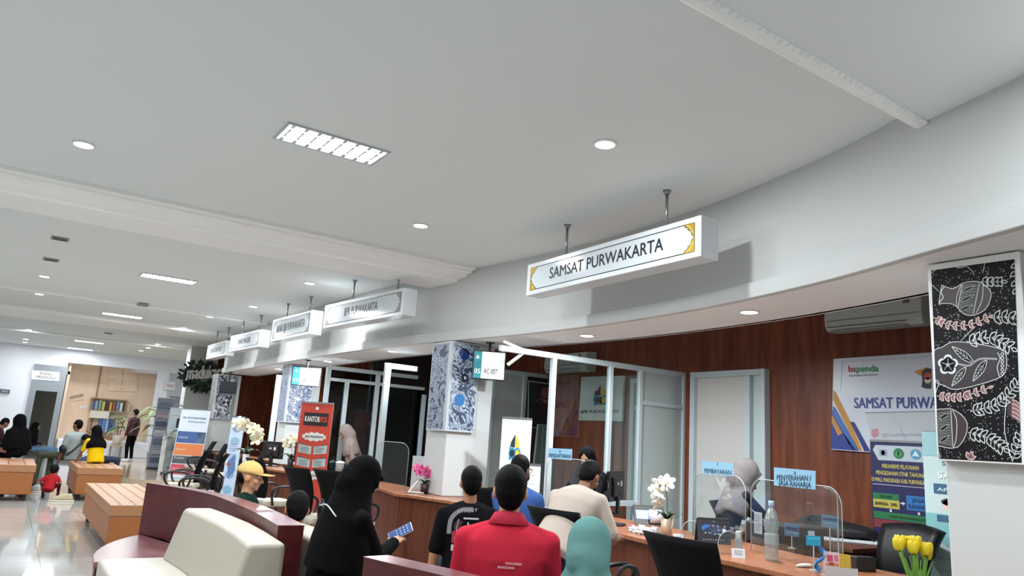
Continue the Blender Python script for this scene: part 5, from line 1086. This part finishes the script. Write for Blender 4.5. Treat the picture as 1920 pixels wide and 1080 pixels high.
# white orchid in cream pot
def orchid(px,py,h,label,fc,pot,s=1.0,n=5,yaw=0,D=None,potr=.05,side=-1,pts=None):
    q=base(px,py); r=root('potted_orchid',label,'potted plant',(q.x,q.y,TOPZ),yaw)
    MB().rings([[Vector((rr*cos(2*PI*k/24),rr*sin(2*PI*k/24),z)) for k in range(24)] for rr,z in ((.0005,0),(potr*.72,0),(potr,.1*s),(potr*.9,.1*s),(potr*.85,.085*s),(.0005,.085*s))],cap=False).build('pot',pot,parent=r,smooth=True)
    MB().cyl((0,0,.07*s),(0,0,.088*s),potr*.88).build('soil',M('2a211c',.9),parent=r)
    LG=M('1f3a22',.5)
    for k in range(5):
        a=k*1.3; m=MB(); A=[];B=[]
        for t in [i/6 for i in range(7)]:
            c=Vector((cos(a)*t*.11*s,sin(a)*t*.11*s,.09*s+.05*s*sin(PI*t*.8))); w_=Vector((-sin(a),cos(a),0))*.02*s*sin(PI*min(.98,t+.06)); A.append(c+w_);B.append(c-w_)
        m.strip(A,B,thick=(0,0,.002)).build('leaf',LG,parent=r,smooth=True)
    st=pts or [(0,0,.08),(.01*side,0,.2*s),(.02*side,0,h*.7),(.07*side,0,h*.95),(.14*side,0,h*.9),(.17*side,0,h*.75)]
    q_=cr(st,6); MB().tube(q_,.0028*s,6).build('stem',M('35502c',.6),parent=r,smooth=True)
    for k in range(n):
        c=q_[int(len(q_)*(.52+.46*k/max(1,n-1)))-1]+Vector((0,-.012*((k%2)*2-1),0.012*(-1)**k)); fl=MB(); Rm=Matrix.Rotation(.5*(k%3-1),3,'X')@Matrix.Rotation(.7*(k%2)-.2,3,'Z')
        for j in range(5):
            a=j*2*PI/5+PI/2; rr=.03*s*(1.1 if j%2 else .95); cc=c+Rm@Vector((cos(a)*rr,0,sin(a)*rr)); RR=Rm@Matrix.Rotation(-a+PI/2,3,'Y'); fl.blob(cc,(.02*s,.005*s,.028*s),RR,n=10,k=6)
        fl.build('flower',fc,parent=r,smooth=True)
        MB().blob(c+Rm@Vector((0,-.008*s,0)),.008*s).build('flower_centre',M('c9a24a' if fc!=PKF else '9a2a5a',.5),parent=r,smooth=True)
    return r
WF=M('e9ece8',.6,key='wf'); PKF=M('d2588e',.6,key='pkf'); PKF2=M('e08a9a',.6)
orchid(1250,1003,.33,'white orchid in cream pot on the SAMSAT counter','x' and WF,M('c9b7a0',.5),1.25,6,R_(-35),potr=.052,pts=[(0,0,.1),(.0,0,.25),(-.01,0,.33),(.0,0,.4),(-.05,0,.39),(-.085,0,.33),(-.07,0,.24)])
orchid(795,925,.3,'pink orchid in small brown pot left of the middle column',PKF,M('3c2320',.4),1.1,9,R_(-25),potr=.055,pts=[(0,0,.1),(-.01,0,.2),(-.08,0,.3),(-.1,0,.27),(-.02,0,.25),(.07,0,.22),(.1,0,.21)])
orchid(458,876,.4,'cream orchid spray above the blue banner on the far counter',M('d9d3b8',.6,key='crf'),M('d5d5d5',.5),2.0,7,R_(-35),pts=[(0,0,.1),(.0,0,.45),(-.1,0,.68),(-.2,0,.66),(.0,0,.62),(.14,0,.52),(.12,0,.4)])
orchid(543,880,.3,'cream flowers in a dark pot beside the far white column',M('d9d3b8',.6,key='crf'),M('202225',.5),1.7,8,R_(-35),pts=[(0,0,.1),(.0,0,.3),(-.04,0,.4),(-.1,0,.4),(-.02,0,.46),(.08,0,.42),(.1,0,.36)])
# grey board and white stand behind the pink orchid
q=base(802,922); r=root('display_board','light grey board standing behind the pink orchid','board',(q.x+.1,q.y+.3,TOPZ),R_(-38)); MB().b2((-.17,0,0),(.17,.01,.40)).build('panel',M('c0c6ca',.5),parent=r); MB().b2((.05,-.003,.35),(.09,0,.365)).build('clip',BLACKP,parent=r); MB().b2((-.02,.01,.0),(.02,.08,.01)).build('foot',STEEL,parent=r)
q=base(780,925); r=root('tablet_stand','white triangular wire stand left of the pink orchid','stand',(q.x,q.y+.02,TOPZ),R_(-35)); MB().tube([(-.08,0,.008),(.1,0,.008)],.007,8).build('base_bar',WHITEP,parent=r); MB().tube([(-.08,0,.008),(.02,.04,.15)],.007,8).build('support_bar',WHITEP,parent=r)
# name sign, rounded card holders, calendar
def tent(px,py,w,h,label,yaw,D=None,lines_=3,mat=None):
    q=base(px,py); r=root('table_sign',label,'table sign',(q.x,q.y,TOPZ),yaw); MB().prism([(-w/2,0,0),(w/2,0,0),(w/2,h*.35,h),(-w/2,h*.35,h)],(0,.004,0)).build('card',mat or M('d9dde0',.5),parent=r)
    p=Print(lambda u,v:Vector((u,v*h*.35,v*h)),Vector((0,-1,.35)).normalized(),.0012); 
    for k in range(lines_): p.rect(-w*.32,.3+.2*k,w*.32,.36+.2*k,M('6d7480'))
    p.build('print',None,parent=r); return r
tent(1272,1012,.075,.04,'small white sign card below the orchid leaves',R_(-35))
tent(1385,1046,.085,.055,'small white sign card in front of the sanitizer bottle',R_(-40))
for px,py,h,lb in ((1300,1016,.15,'small rounded acrylic leaflet holder left of the black calendar'),(1372,1040,.15,'small rounded acrylic leaflet holder left of the sanitizer bottle')):
    q=base(px,py); r=root('leaflet_holder',lb,'leaflet holder',(q.x,q.y+.02,TOPZ),R_(-35)); pts=[Vector((.07*cos(t)*1.1,0,.07+.09*sin(t)) if sin(t)>0 else Vector((.077*cos(t),0,0))) for t in [k*PI/12 for k in range(13)]]
    pts=[Vector((.077,0,0))]+[Vector((.077*cos(t),0,.06+.09*sin(t))) for t in [k*PI/12 for k in range(13)]]+[Vector((-.077,0,0))]
    MB().prism(pts,(0,.004,0)).build('front_sheet',ACR,parent=r); MB().prism(pts,(0,.004,0)).build('back_sheet',ACR,parent=r).location=(0,.04,0); MB().tube(pts,.0025,6).build('edge',EDGE,parent=r,smooth=True); MB().b2((-.075,0,0),(.075,.044,.003)).build('base',ACR,parent=r)
q=base(1340,1020); r=root('desk_calendar','black desk calendar with blue and silver car picture','calendar',(q.x,q.y,TOPZ),R_(-32))
w,h=.25,.175; MB().prism([(-w/2,0,0),(w/2,0,0),(w/2,.05,h),(-w/2,.05,h)],(0,.003,0)).build('front_page',M('17181f',.4),parent=r); MB().prism([(-w/2,.1,0),(w/2,.1,0),(w/2,.053,h),(-w/2,.053,h)],(0,-.003,0)).build('back_page',BLACKP,parent=r)
p=Print(lambda u,v:Vector((u*w,v*.05,v*h)),Vector((0,-1,.28)).normalized(),.0012)
p.disc(-.2,.62,.17,M('2d5ea8',.3),.14); p.poly([(-.36,.5),(-.1,.42),(.3,.5),(.38,.6),(.2,.72),(.0,.75),(-.2,.62)],M('303a4e',.3)); p.layer(2); rg=random.Random(5)
for k in range(16): x_=rg.uniform(-.3,.33); y_=rg.uniform(.3,.72); p.poly([(x_,y_),(x_+rg.uniform(.05,.12),y_+.03),(x_+.03,y_+.07)],M(rg.choice(['7f90b0','aab4c8','4a5570']),.3))
p.disc(.32,.55,.06,M('b5bcc8'),.08)
for k in range(9): p.rect(-.34+k*.075,.14,-.31+k*.075,.18,M('8c93a0'))
p.text('Kalender',(-.04,.88),(.08,.88),.008,M('b0b4bc'),0); p.build('print',None,parent=r)
MB().tube([(-w/2+.01,.05,h+.004),(w/2-.01,.05,h+.004)],.004,6).build('ring_binding',M('3a3d42',.4),parent=r)
# sanitizer bottle, water bottle
GLB=M('c9d2d2',.15,key='pet',spec=.8); 
q=base(1386,1040); r=root('sanitizer_bottle','small clear square bottle with grey cap near the acrylic screens','bottle',(q.x+.02,q.y+.02,TOPZ),.3); MB().b2((-.022,-.022,0),(.022,.022,.1)).build('bottle_body',glass('san','d9e2e2',.15,.1,.35),parent=r,bevel=.006); MB().b2((-.018,-.018,.1),(.018,.018,.15)).build('cap',M('b9c0c0',.4),parent=r,bevel=.004)
q=base(1447,1050); r=root('water_bottle','large clear plastic water bottle with pale blue cap','bottle',(q.x,q.y,TOPZ)); prof=[(.042,0),(.045,.01),(.043,.04),(.045,.05),(.043,.08),(.045,.09),(.043,.13),(.037,.17),(.045,.2),(.047,.23),(.042,.27),(.03,.305),(.016,.33),(.014,.345)]
MB().lathe(prof,n=28).build('bottle_body',glass('pet','d5e0e2',.13,.06,.22),parent=r,smooth=True); MB().lathe([(.016,.34),(.019,.345),(.019,.37),(.015,.374)],n=20).build('cap',M('9fc0d8',.5),parent=r,smooth=True); MB().lathe([(.0455,.1),(.046,.105),(.046,.16),(.0455,.165)],n=28).build('label_band',glass('lab','dfe8ea',.08,.1,.3),parent=r,smooth=True)
# white papers taped on the screen edge
for k,(y0,y1) in enumerate(((961,980),(982,999))):
    o=at(1414,y1,D=5.3); e=at(1426,y0,D=5.25); r=root('paper_note','white printed note taped to the acrylic edge, '+['upper one','lower one'][k],'note',tuple(o)); hgt=e.z-o.z; wv=Vector((e.x-o.x,e.y-o.y,0)).normalized()*.085
    MB().prism([Vector((0,0,0)),wv,wv+Vector((0,0,hgt)),Vector((0,0,hgt))],Vector((wv.y,-wv.x,0)).normalized()*-.002).build('sheet',M('cfd2d6',.6),parent=r)
    p=Print(lambda u,v:wv*u+Vector((0,0,hgt*v)),Vector((wv.y,-wv.x,0)).normalized()*(1 if Vector((wv.y,-wv.x,0)).dot(CP-o)>0 else -1),.003)
    for j in range(4): p.rect(.12,.2+.17*j,.85,.25+.17*j,M('8a8f98'))
    p.build('print',None,parent=r)
# green documents and dark equipment between counter and desk
q=base(1445,1004); 
for k in range(3): slab('green_document','sheaf of pale green forms on the counter, '+['bottom sheet','middle sheet','top sheet'][k],'paper',q+Vector((.03*k,-.02*k,0)),(.3,.21,.006),M('aec5a8',.7,key='gd'),R_(-30+12*k),z=TOPZ+.0062*k,bev=0,part='sheets')
def onp(px,py,z): return at(px,py,Z=z)
r=slab('printer','wide dark grey printer behind the water bottle','printer',at(1470,975,D=5.75),(.5,.3,.16),M('2a2e33',.5,key='prn'),R_(-30),z=TOPZ,bev=.012); MB().b2((-.2,-.153,.03),(.2,-.15,.08)).build('paper_slot',M('0e0f11',.4),parent=r); MB().b2((.12,-.1535,.09),(.17,-.15,.13)).build('white_label',M('c9cccf',.5),parent=r)
DZ=.7705
r=root('black_bag','black bag lying on the staff desk below the navy banner','bag',(6.33,4.05,DZ)); MB().blob((0,0,.07),(.22,.42,.075),n=20,k=10).blob((.02,.1,.1),(.15,.25,.07)).build('bag_body',M('0d0e10',.7),parent=r,remesh=.02,sm=5); MB().tube(cr([(-.1,-.2,.1),(-.16,-.1,.17),(-.16,.1,.17),(-.1,.2,.1)],5),.012).build('handle',M('141518',.6),parent=r,smooth=True)
for k,(px,py,yw,lb) in enumerate(((1560,1010,.5,'long white paper sheet on the staff desk, left'),(1605,1015,.25,'white paper sheets in the middle of the staff desk'),(1640,1017,.1,'open white booklet at the right end of the staff desk'))):
    q=at(px,py,Z=DZ); r=slab('paper_sheet',lb,'paper',q,(.3,.36,.008),M('c6ccd0',.7),yw-1.2,z=DZ+.003*k,bev=0,part='sheets')
    if k==2: MB().b2((-.003,-.18,.008),(.003,.18,.011)).build('spine',M('5a6068'),parent=r)
# small blue info cards on stands
for k,(c,lb,D) in enumerate((([(1471,981),(1499,984),(1498,1007),(1471,1004)],'small blue info card on the grey printer, left',5.55),([(1541,964),(1573,969),(1571,992),(1541,988)],'small blue info card on a stand above the white papers',5.0),([(1512,1004),(1539,1006),(1539,1024),(1512,1022)],'bright cyan card above the coiled blue ribbon',4.5))):
    P_=[at(*q,D=D) for q in c]; pl=Plane(P_[0],P_[1]-P_[0]); o=P_[3]; zb=TOPZ; r=root('info_card',lb,'card',(o.x,o.y,zb)); inv=-Vector((o.x,o.y,zb)); Q=[pl.hit(*q)+inv for q in c]
    MB().prism(Q,-pl.n*.003).build('card',M(('4b7fa0','5d8fb0','2aa0c4')[k],.4),parent=r); p=Print(lambda x,y:pl.hit(x,y)+inv,pl.n,.0015); x0,y0=c[0]; x1=c[1][0]; 
    if k<2: p.poly([(x0+2,y0+6),(x1-2,y0+9),(x1-2,y0+14),(x0+2,y0+11)],M('1c3f70')); p.line([(x0+3,y0+17),((x0+x1)/2,y0+17),(x1-4,y0+20)],1.0,M('a9c4d6'))
    else: p.poly([(x0+2,y0+3),(x1-2,y0+4),(x1-2,y0+9),(x0+2,y0+8)],M('45b9d8'))
    p.build('print',None,parent=r); c0=(Q[2]+Q[3])/2; MB().tube([c0,Vector((c0.x,c0.y,.0))],.004,6).build('stand_rod',EDGE,parent=r); MB().cyl((c0.x,c0.y,0),(c0.x,c0.y,.005),.03).build('foot',EDGE,parent=r)
# mouse-like white device, blue ribbon, card holder with leaflets
q=base(1508,1064); r=root('white_stapler','small white pointed device lying on the counter','device',(q.x,q.y,TOPZ),R_(-20)); MB().loft([(Vector((-.06,0,.008)),.002,.004,(0,1,0),(0,0,1)),(Vector((-.03,0,.012)),.016,.01,(0,1,0),(0,0,1)),(Vector((.02,0,.013)),.018,.012,(0,1,0),(0,0,1)),(Vector((.05,0,.012)),.014,.01,(0,1,0),(0,0,1))],n=14).build('body',M('d3d2cc',.4),parent=r,smooth=True)
q=base(1530,1078); m=MB(); pts=[]
for i in range(60): t=i/59; a=t*9; pts.append((-.0+.045*t+.022*cos(a),.02*sin(a),.005+.14*t))
r=root('blue_ribbon','coiled translucent blue ribbon standing on the counter edge','ribbon',(q.x,q.y,TOPZ),R_(-30)); A=[Vector(p_) for p_ in pts]; B=[v+Vector((.012,0,.03)) for v in A]; MB().strip(A,B,thick=(0,.003,0)).build('ribbon_coil',M('2f7fc0',.25,var=.4,bs=40),parent=r,smooth=True)
q=base(1578,1082); r=root('leaflet_box','clear box holding pink and yellow banknote-like leaflets','leaflet holder',(q.x,q.y,TOPZ),R_(-28))
MB().b2((-.1,0,0),(.1,.06,.003)).b2((-.1,-.004,0),(.1,0,.05)).build('holder',M('c9cdd0',.3),parent=r); 
p=MB().prism([(-.1,.02,0.003),(.0,.02,.003),(.01,.035,.13),(-.085,.035,.135)],(0,.004,0)).build('pink_leaflet',M('dcc6cc',.5),parent=r); MB().prism([(-.0,.03,.003),(.08,.03,.003),(.085,.045,.12),(.02,.045,.125)],(0,.004,0)).build('yellow_leaflet',M('c9a83c',.5,var=.3,bs=60),parent=r)
p=Print(lambda u,v:Vector((u,.02+v*.11,v)),Vector((0,-1,.1)).normalized(),.0015); p.rect(-.07,.08,-.035,.115,M('c9506c')); p.rect(-.025,.08,0,.115,M('d2748a')); p.rect(-.08,.055,.0,.07,M('d98a4a')); p.rect(-.06,.06,-.03,.075,M('b5483a')); p.build('leaflet_print',None,parent=r)
q=base(1622,1072); slab('black_box','small black box beside the leaflet box','box',q+Vector((.03,.03,0)),(.13,.08,.085),M('131416',.4),R_(-28),bev=.006)
# yellow tulips in a vase
q=at(1724,1120,D=3.25); tz=at(1715,1018,D=3.25).z; r=root('tulip_vase','bunch of yellow tulips in a clear vase at the lower right','vase of flowers',(q.x,q.y,TOPZ)); H=tz-TOPZ
MB().rings([[Vector((rr*cos(2*PI*k/24),rr*sin(2*PI*k/24),z)) for k in range(24)] for rr,z in ((.0005,0),(.035,0),(.04,.08),(.045,.13),(.042,.13),(.036,.08),(.03,.006),(.0005,.006))],cap=False).build('vase',glass('vase','dfe8e8',.12,.03,.15),parent=r,smooth=True)
YT=M('dcc21c',.5,var=.12,bs=25,key='tul'); GT=M('6a9a3c',.5,var=.2,bs=20,key='tstem')
for k,(dx,dy,dz) in enumerate(((-.075,.02,-.02),(-.045,-.02,-.025),(-.005,.0,-.005),(.02,-.02,-.03),(.055,.0,-.03),(.075,.02,-.05),(-.03,.05,-.01),(.03,.05,-.012))):
    R=RX; u=Vector((RX[0],RY[0],0)).normalized(); c=u*dx*.82+Vector((0,dy,0)); c.z=H+dz
    MB().tube(cr([(c.x*.15,c.y*.15,.01),(c.x*.4,c.y*.4,H*.4),(c.x,c.y,c.z-.02)],5),.0055).build('stem',GT,parent=r,smooth=True)
    m=MB()
    for j in range(6):
        a=j*PI/3; rr=.014 if j%2 else .016; m.blob(c+Vector((cos(a)*rr,sin(a)*rr,.004)),(.014,.01,.028),Matrix.Rotation(a+PI/2,3,'Z')@Matrix.Rotation(.12,3,'X'),n=10,k=7)
    m.build('tulip_bloom',YT,parent=r,smooth=True)
for k in range(7):
    a=k*.95; A=[];B=[]
    for t in [i/7 for i in range(8)]: c=Vector((cos(a)*(.01+.06*t*t),sin(a)*(.01+.06*t*t),.02+(H-.09)*t)); w_=Vector((-sin(a),cos(a),0))*.014*sin(PI*min(.97,t+.1)); A.append(c+w_);B.append(c-w_)
    MB().strip(A,B,thick=(.002,.002,0)).build('leaf',GT,parent=r,smooth=True)
# cups, red box on the far counter
q=base(622,885); r=root('plastic_cup','clear cup with white lid on the far counter','cup',(q.x,q.y,TOPZ)); MB().lathe([(.04,0),(.052,.13),(.055,.135)],n=20).build('cup',M('a9b9bf',.3),parent=r,smooth=True); MB().lathe([(.058,.135),(.058,.15),(.03,.175),(.01,.18)],n=20).build('lid',WHITEP,parent=r,smooth=True); MB().cyl((0,0,.17),(.01,0,.25),.005).build('straw',WHITEP,parent=r)
q=base(636,890); r=root('plastic_cup','large pale cup in front of the red box on the far counter','cup',(q.x,q.y,TOPZ)); MB().lathe([(.05,0),(.065,.16),(.067,.165)],n=20).build('cup',M('b5c3c6',.3,var=.3,bs=20),parent=r,smooth=True); MB().lathe([(.07,.165),(.07,.18),(.03,.2)],n=20).build('lid',WHITEP,parent=r,smooth=True)
q=base(672,896); r=root('red_display_box','upright red display box on the far counter left of the woman in black','box',(q.x,q.y,TOPZ),R_(-35)); MB().b2((-.13,-.02,0),(.13,.04,.26)).build('box',M('c03a34',.4,key='rbx'),parent=r,bevel=.003); MB().prism([(-.13,-.0215,.26),(.13,-.0215,.26),(.13,-.0215,.1),],(0,.001,0)).build('lighter_face',M('c9606a',.4),parent=r)
q=at(592,850,D=10.8); r=root('hanging_cloth','dark navy cloth bundle with white bow beside the orange banner','cloth',(q.x+.35,q.y+.3,TOPZ)) if False else None
# dark glasses case etc on middle counter
q=base(1010,950); slab('document_tray','clear document tray right of the man with glasses','tray',at(1015,935,D=6.7),(.2,.16,.09),glass('tray','9aa6aa',.1,.1,.3),R_(-30),bev=.004)
# ---------------- potted palms
def blades(r,n,H,L,w,mat,seed,z0=.3,spread=1.0,alt=None):
    rg=random.Random(seed)
    for i in range(n):
        a=rg.uniform(0,2*PI); z=z0+(H-z0)*(i+1)/n*rg.uniform(.8,1); l=L*rg.uniform(.7,1.1); A=[];B=[]; d=Vector((cos(a),sin(a),0)); s_=Vector((-sin(a),cos(a),0))
        for t in [k/7 for k in range(8)]: c=Vector((0,0,z))+d*l*t*spread+Vector((0,0,l*(.75*t-.9*t*t))); ww=s_*w*sin(PI*min(.98,t*.95+.05)); A.append(c+ww);B.append(c-ww)
        MB().strip(A,B,thick=(0,0,.003)).build('leaf',alt if alt and i%3==0 else mat,parent=r,smooth=True)
def palm(x_,y_,z_,H,label,n,L,w,seed,pot,stems=3,mat=None):
    r=root('potted_palm',label,'potted plant',(x_,y_,z_)); MB().lathe([(.11,0),(.15,.28),(.155,.3),(.13,.29)],n=20).build('pot',pot,parent=r,smooth=True)
    for k in range(stems): a=k*2.1; MB().tube(cr([(0.04*cos(a),.04*sin(a),.28),(.07*cos(a),.07*sin(a),H*.6),(.12*cos(a),.12*sin(a),H*.95)],5),.012).build('stem',M('5f6f3a',.6),parent=r,smooth=True)
    blades(r,n,H,L,w,mat or M('4e7040',.5,var=.25,bs=9,key='lf'),seed,z0=H*.35,alt=M('8fa06a',.5,key='lf2')); return r
q=at(283,868,Z=.152); palm(q.x,q.y,.152,1.75,'tall pale leaved potted plant on the platform right of the standing woman',24,.75,.075,3,M('9fa3a4',.4),4,M('7d9260',.5,var=.3,bs=9,key='lf3'))
q=at(333,892,Z=.152); palm(q.x,q.y,.152,1.45,'green potted palm in a black pot beside the x-banner',20,.55,.06,8,M('232527',.4))
q=at(222,812,Y=26.0); r=palm(q.x,26.0,at(222,835,Y=26.0).z,.95,'small bushy potted plant in white pot in front of the bookshelf',26,.5,.05,5,M('d8d6cf',.4),2)
zt_=r.location.z; r2=root('plant_stand','slender pale stand under the bushy potted plant','stand',(q.x,26.0,0)); MB().b2((-.16,-.16,zt_-.03),(.16,.16,zt_-.001)).build('top',M('b59a7c',.5),parent=r2)
for sx in (-1,1):
    for sy in (-1,1): MB().b2((sx*.14-.012,sy*.14-.012,0),(sx*.14+.012,sy*.14+.012,zt_-.03)).build('leg',STEEL,parent=r2)
# ---------------- wall shelves with books at the far niche
yb2=28.15; X=lambda px,py=760:at(px,py,Y=yb2).x; Z=lambda px,py:at(px,py,Y=yb2).z
SH=M('a98a6c',.5); r=root('wall_shelf','square wall shelf frame of books on the beige wall, with white drawer front','shelf',((X(170)+X(234))/2,yb2,Z(200,785))); inv=-Vector(r.location)
m=MB(); x0,x1=X(170),X(234); z0,z1=Z(200,770),Z(200,749); m.b2((x0,yb2-.25,z0-.03),(x1,yb2,z0)).b2((x0,yb2-.25,z1),(x1,yb2,z1+.03)).b2((x0-.03,yb2-.25,z0-.03),(x0,yb2,z1+.03)).b2((x1,yb2-.25,z0-.03),(x1+.03,yb2,z1+.03)); m.v=[v+inv for v in m.v]; m.build('frame',SH,parent=r)
m=MB().b2((x0,yb2-.26,Z(200,785)),(X(206),yb2-.0,z0-.031)); m.v=[v+inv for v in m.v]; m.build('drawer_front',M('d8d2c4',.5),parent=r)
m=MB().b2((x0,yb2-.25,Z(200,811)),(X(206),yb2,Z(200,811)+.03)).b2((x0,yb2-.25,Z(200,811)),(x0+.03,yb2,Z(200,785))); m.v=[v+inv for v in m.v]; m.build('lower_frame',SH,parent=r)
bc_=['5a6f94','8a9ab0','7d9a86','b8b45a','3a3230','c89a4a','a0522a','6a8ab0','d5d2c8','5a4a40','c9b9a0']
for k in range(11):
    xb=x0+.04+k*.105; hh=(z1-z0)*(.75+.2*((k*7)%5)/5); o=MB().b2((-.04,-.09,0),(.04,.09,hh)).build('book',M(bc_[k],.6)); o.location=(xb,yb2-.12,z0+.001); tag(o,'upright %s book on the upper wall shelf, %s from the left'%(['slate blue','pale blue','grey green','olive yellow','dark brown','ochre','rust','light blue','off-white','brown','beige'][k],['first','second','third','fourth','fifth','sixth','seventh','eighth','ninth','tenth','eleventh'][k]),'book','books on the upper wall shelf')
zl=Z(200,811)+.031
for k in range(5):
    o=MB().b2((-.04,-.09,0),(.04,.09,.42)).build('book',M(['3c64a0','5f7fa8','8fa8c8','2f4c80','4a6a98'][k],.6)); o.location=(X(193)+k*.095,yb2-.12,zl); tag(o,'blue book on the lower shelf under the white drawer, %s from the left'%['first','second','third','fourth','fifth'][k],'book','books on the lower shelf')
# door sign and room sign plates
pl=Plane((0,26.93,0),(1,0))
def plate(c,txt,label,hh,mat=None,y=26.93,ink=None):
    pl=Plane((0,y,0),(1,0)); r,p,_=board(pl,c,label,th=.05,mat=mat)
    for t,a,b in txt: p.layer(1).text(t,a,b,hh,ink or M('4a5460'),.01)
    p.build('printed_face',None,parent=r)
plate([(60,694),(112,698),(111,715),(59,711)],[('RUANG',(75,702),(96,704)),('MENYUSUI',(68,709),(104,712))],'white door sign above the grey doorway',.09)
plate([(0,729),(19,731),(18,738),(0,736)],[('INFO',(3,735),(15,736))],'dark narrow sign plate on the white wall at the left edge',.06,M('565e68'),26.93,M('c8ccd2'))
plate([(308,714),(329,716),(328,732),(307,731)],[('TOILET',(312,725),(326,726))],'small sign on the far right doorway',.08,M('d8dce0'),26.93,M('b5603c'))
r,p,_=board(Plane((0,28.17,0),(1,0)),[(130,746),(157,741),(157,749),(130,753)],'small dark lettering plate on the beige wall',th=.02,mat=BE); p.text('MADUKARA',(131,750),(156,744),.12,M('5a4a3e'),.01); p.build('printed_face',None,parent=r)
for k,px in enumerate((150,158)): r,p,_=board(Plane((0,28.17,0),(1,0)),[(px,760),(px+6,760.5),(px+6,766),(px,765.5)],'white wall socket on the beige wall, %s of two'%['left','right'][k],'wall socket','wall_socket',.02); p.disc(px+3,763,1,M('b0b0ac')); p.build('socket_face',None,parent=r)
r,p,_=board(Plane((0,28.17,0),(1,0)),[(205,690),(258,694),(257,735),(204,732)],'faint wall clock markings on the beige wall',cat='clock',name='wall_clock',th=.015,mat=BE)
GD=M('8a6f5a',.5); 
for a,b in (((231,697),(230,707)),((230,712),(228,722)),): p.line([a,b],1.0,GD,smooth=False)
for q_ in ((210,712),(250,716),(228,729),(231,695)): p.disc(*q_,1.1,GD)
p.build('clock_marks',None,parent=r)
# ---------------- wreath with white lettering on the pier
yw=20.93; pw=Plane((0,yw,0),(1,0)); c=pw.hit(380,706); r=root('leaf_wreath','dark green leaf wreath with white lettering on the pier','wreath',tuple(c)); rg=random.Random(2); cols=[M('1c2a1e',.6),M('2c4230',.6),M('3c5240',.6)]
for k in range(3):
    m=MB()
    for i in range(110):
        a=rg.uniform(0,2*PI); R0=.46+rg.uniform(-.12,.1); p0=Vector((R0*cos(a)*.95,rg.uniform(-.12,.0),R0*sin(a)*.62)); d=Vector((rg.uniform(-1,1),rg.uniform(-.6,.1),rg.uniform(-1,1))).normalized()*.16; s_=d.cross(Vector((0,1,0))).normalized()*.035
        m.strip([p0+s_*.2,p0+d*.5+s_,p0+d],[p0-s_*.2,p0+d*.5-s_,p0+d*1.01],thick=(0,.004,0))
    m.build('foliage',cols[k],parent=r)
p=Print(lambda u,v:Vector((u,-.16,v)),(0,-1,0),.002); p.text('madukara',(-.42,-.12),(.5,.02),.36,M('e8e9e4',.6),.03); p.build('lettering',None,parent=r)
MB().tube([(-.45,.04,0),(.45,.04,0)],.029).build('back_rod',M('26352a'),parent=r)
# ---------------- grey kiosk cabinet with arch and poster stand
kq=at(318,888,Z=.152); r=root('kiosk_cabinet','grey metal kiosk cabinet with clear display above on the platform','kiosk',(kq.x,kq.y,.151),R_(-12)); w=.52
MB().b2((-w/2,-.2,.05),(w/2,.2,.92)).build('cabinet',M('9a9ea0',.4,key='kio'),parent=r,bevel=.01); MB().b2((-w/2,-.21,.05),(-w/2+.1,-.2,.92)).b2((-w/2,-.21,.86),(w/2,-.2,.92)).build('white_trim',WHITEP,parent=r)
MB().b2((-w/2+.06,-.14,.92),(w/2-.1,.1,1.55)).build('display_case',M('c5d0da',.3,key='kd'),parent=r,bevel=.01); MB().b2((-.02,-.142,1.08),(.12,-.14,1.3)).build('dark_screen',M('1c2430',.3),parent=r); MB().tube(cr([(-w/2+.05,0,.92),(-w/2+.06,0,1.45),(-.05,0,1.62),(.2,0,1.5),(.27,0,1.15)],6),.014).build('arch_tube',M('8e9296',.4),parent=r,smooth=True)
p=Print(lambda u,v:Vector((u,-.211,v)),(0,-1,0),.002); 
for k,(a,b,v) in enumerate(((-.02,.18,.62),(-.05,.2,.55),(-.0,.16,.42),(-.0,.14,.36),(-.08,.1,.14))): p.rect(a,v,b,v+.03,M('5e6366'))
p.build('lettering',None,parent=r); MB().b2((-w/2,-.2,0),(-w/2+.06,.2,.05)).b2((w/2-.06,-.2,0),(w/2,.2,.05)).build('foot',WHITEP,parent=r)
def dK(p):
    p.rect(-.5,0,.5,1,M('8b93a6',.4,key='k0')); p.layer(2)
    for k in range(7): p.rect(-.42,.06+k*.13,.42,.14+k*.13,M(['5a6178','a9adb8','6c6f86','c9ccd4','50566c','b8a0a8','777d92'][k],.4))
    p.layer(3); lines(p,-.35,.35,.1,.92,12,M('3c4254',.5),.006)
kb=at(292,880,Z=.152); banner((kb.x,kb.y),R_(-10),.42,1.75,.0,'tall grey blue poster stand left of the kiosk cabinet',dK,z=.151)
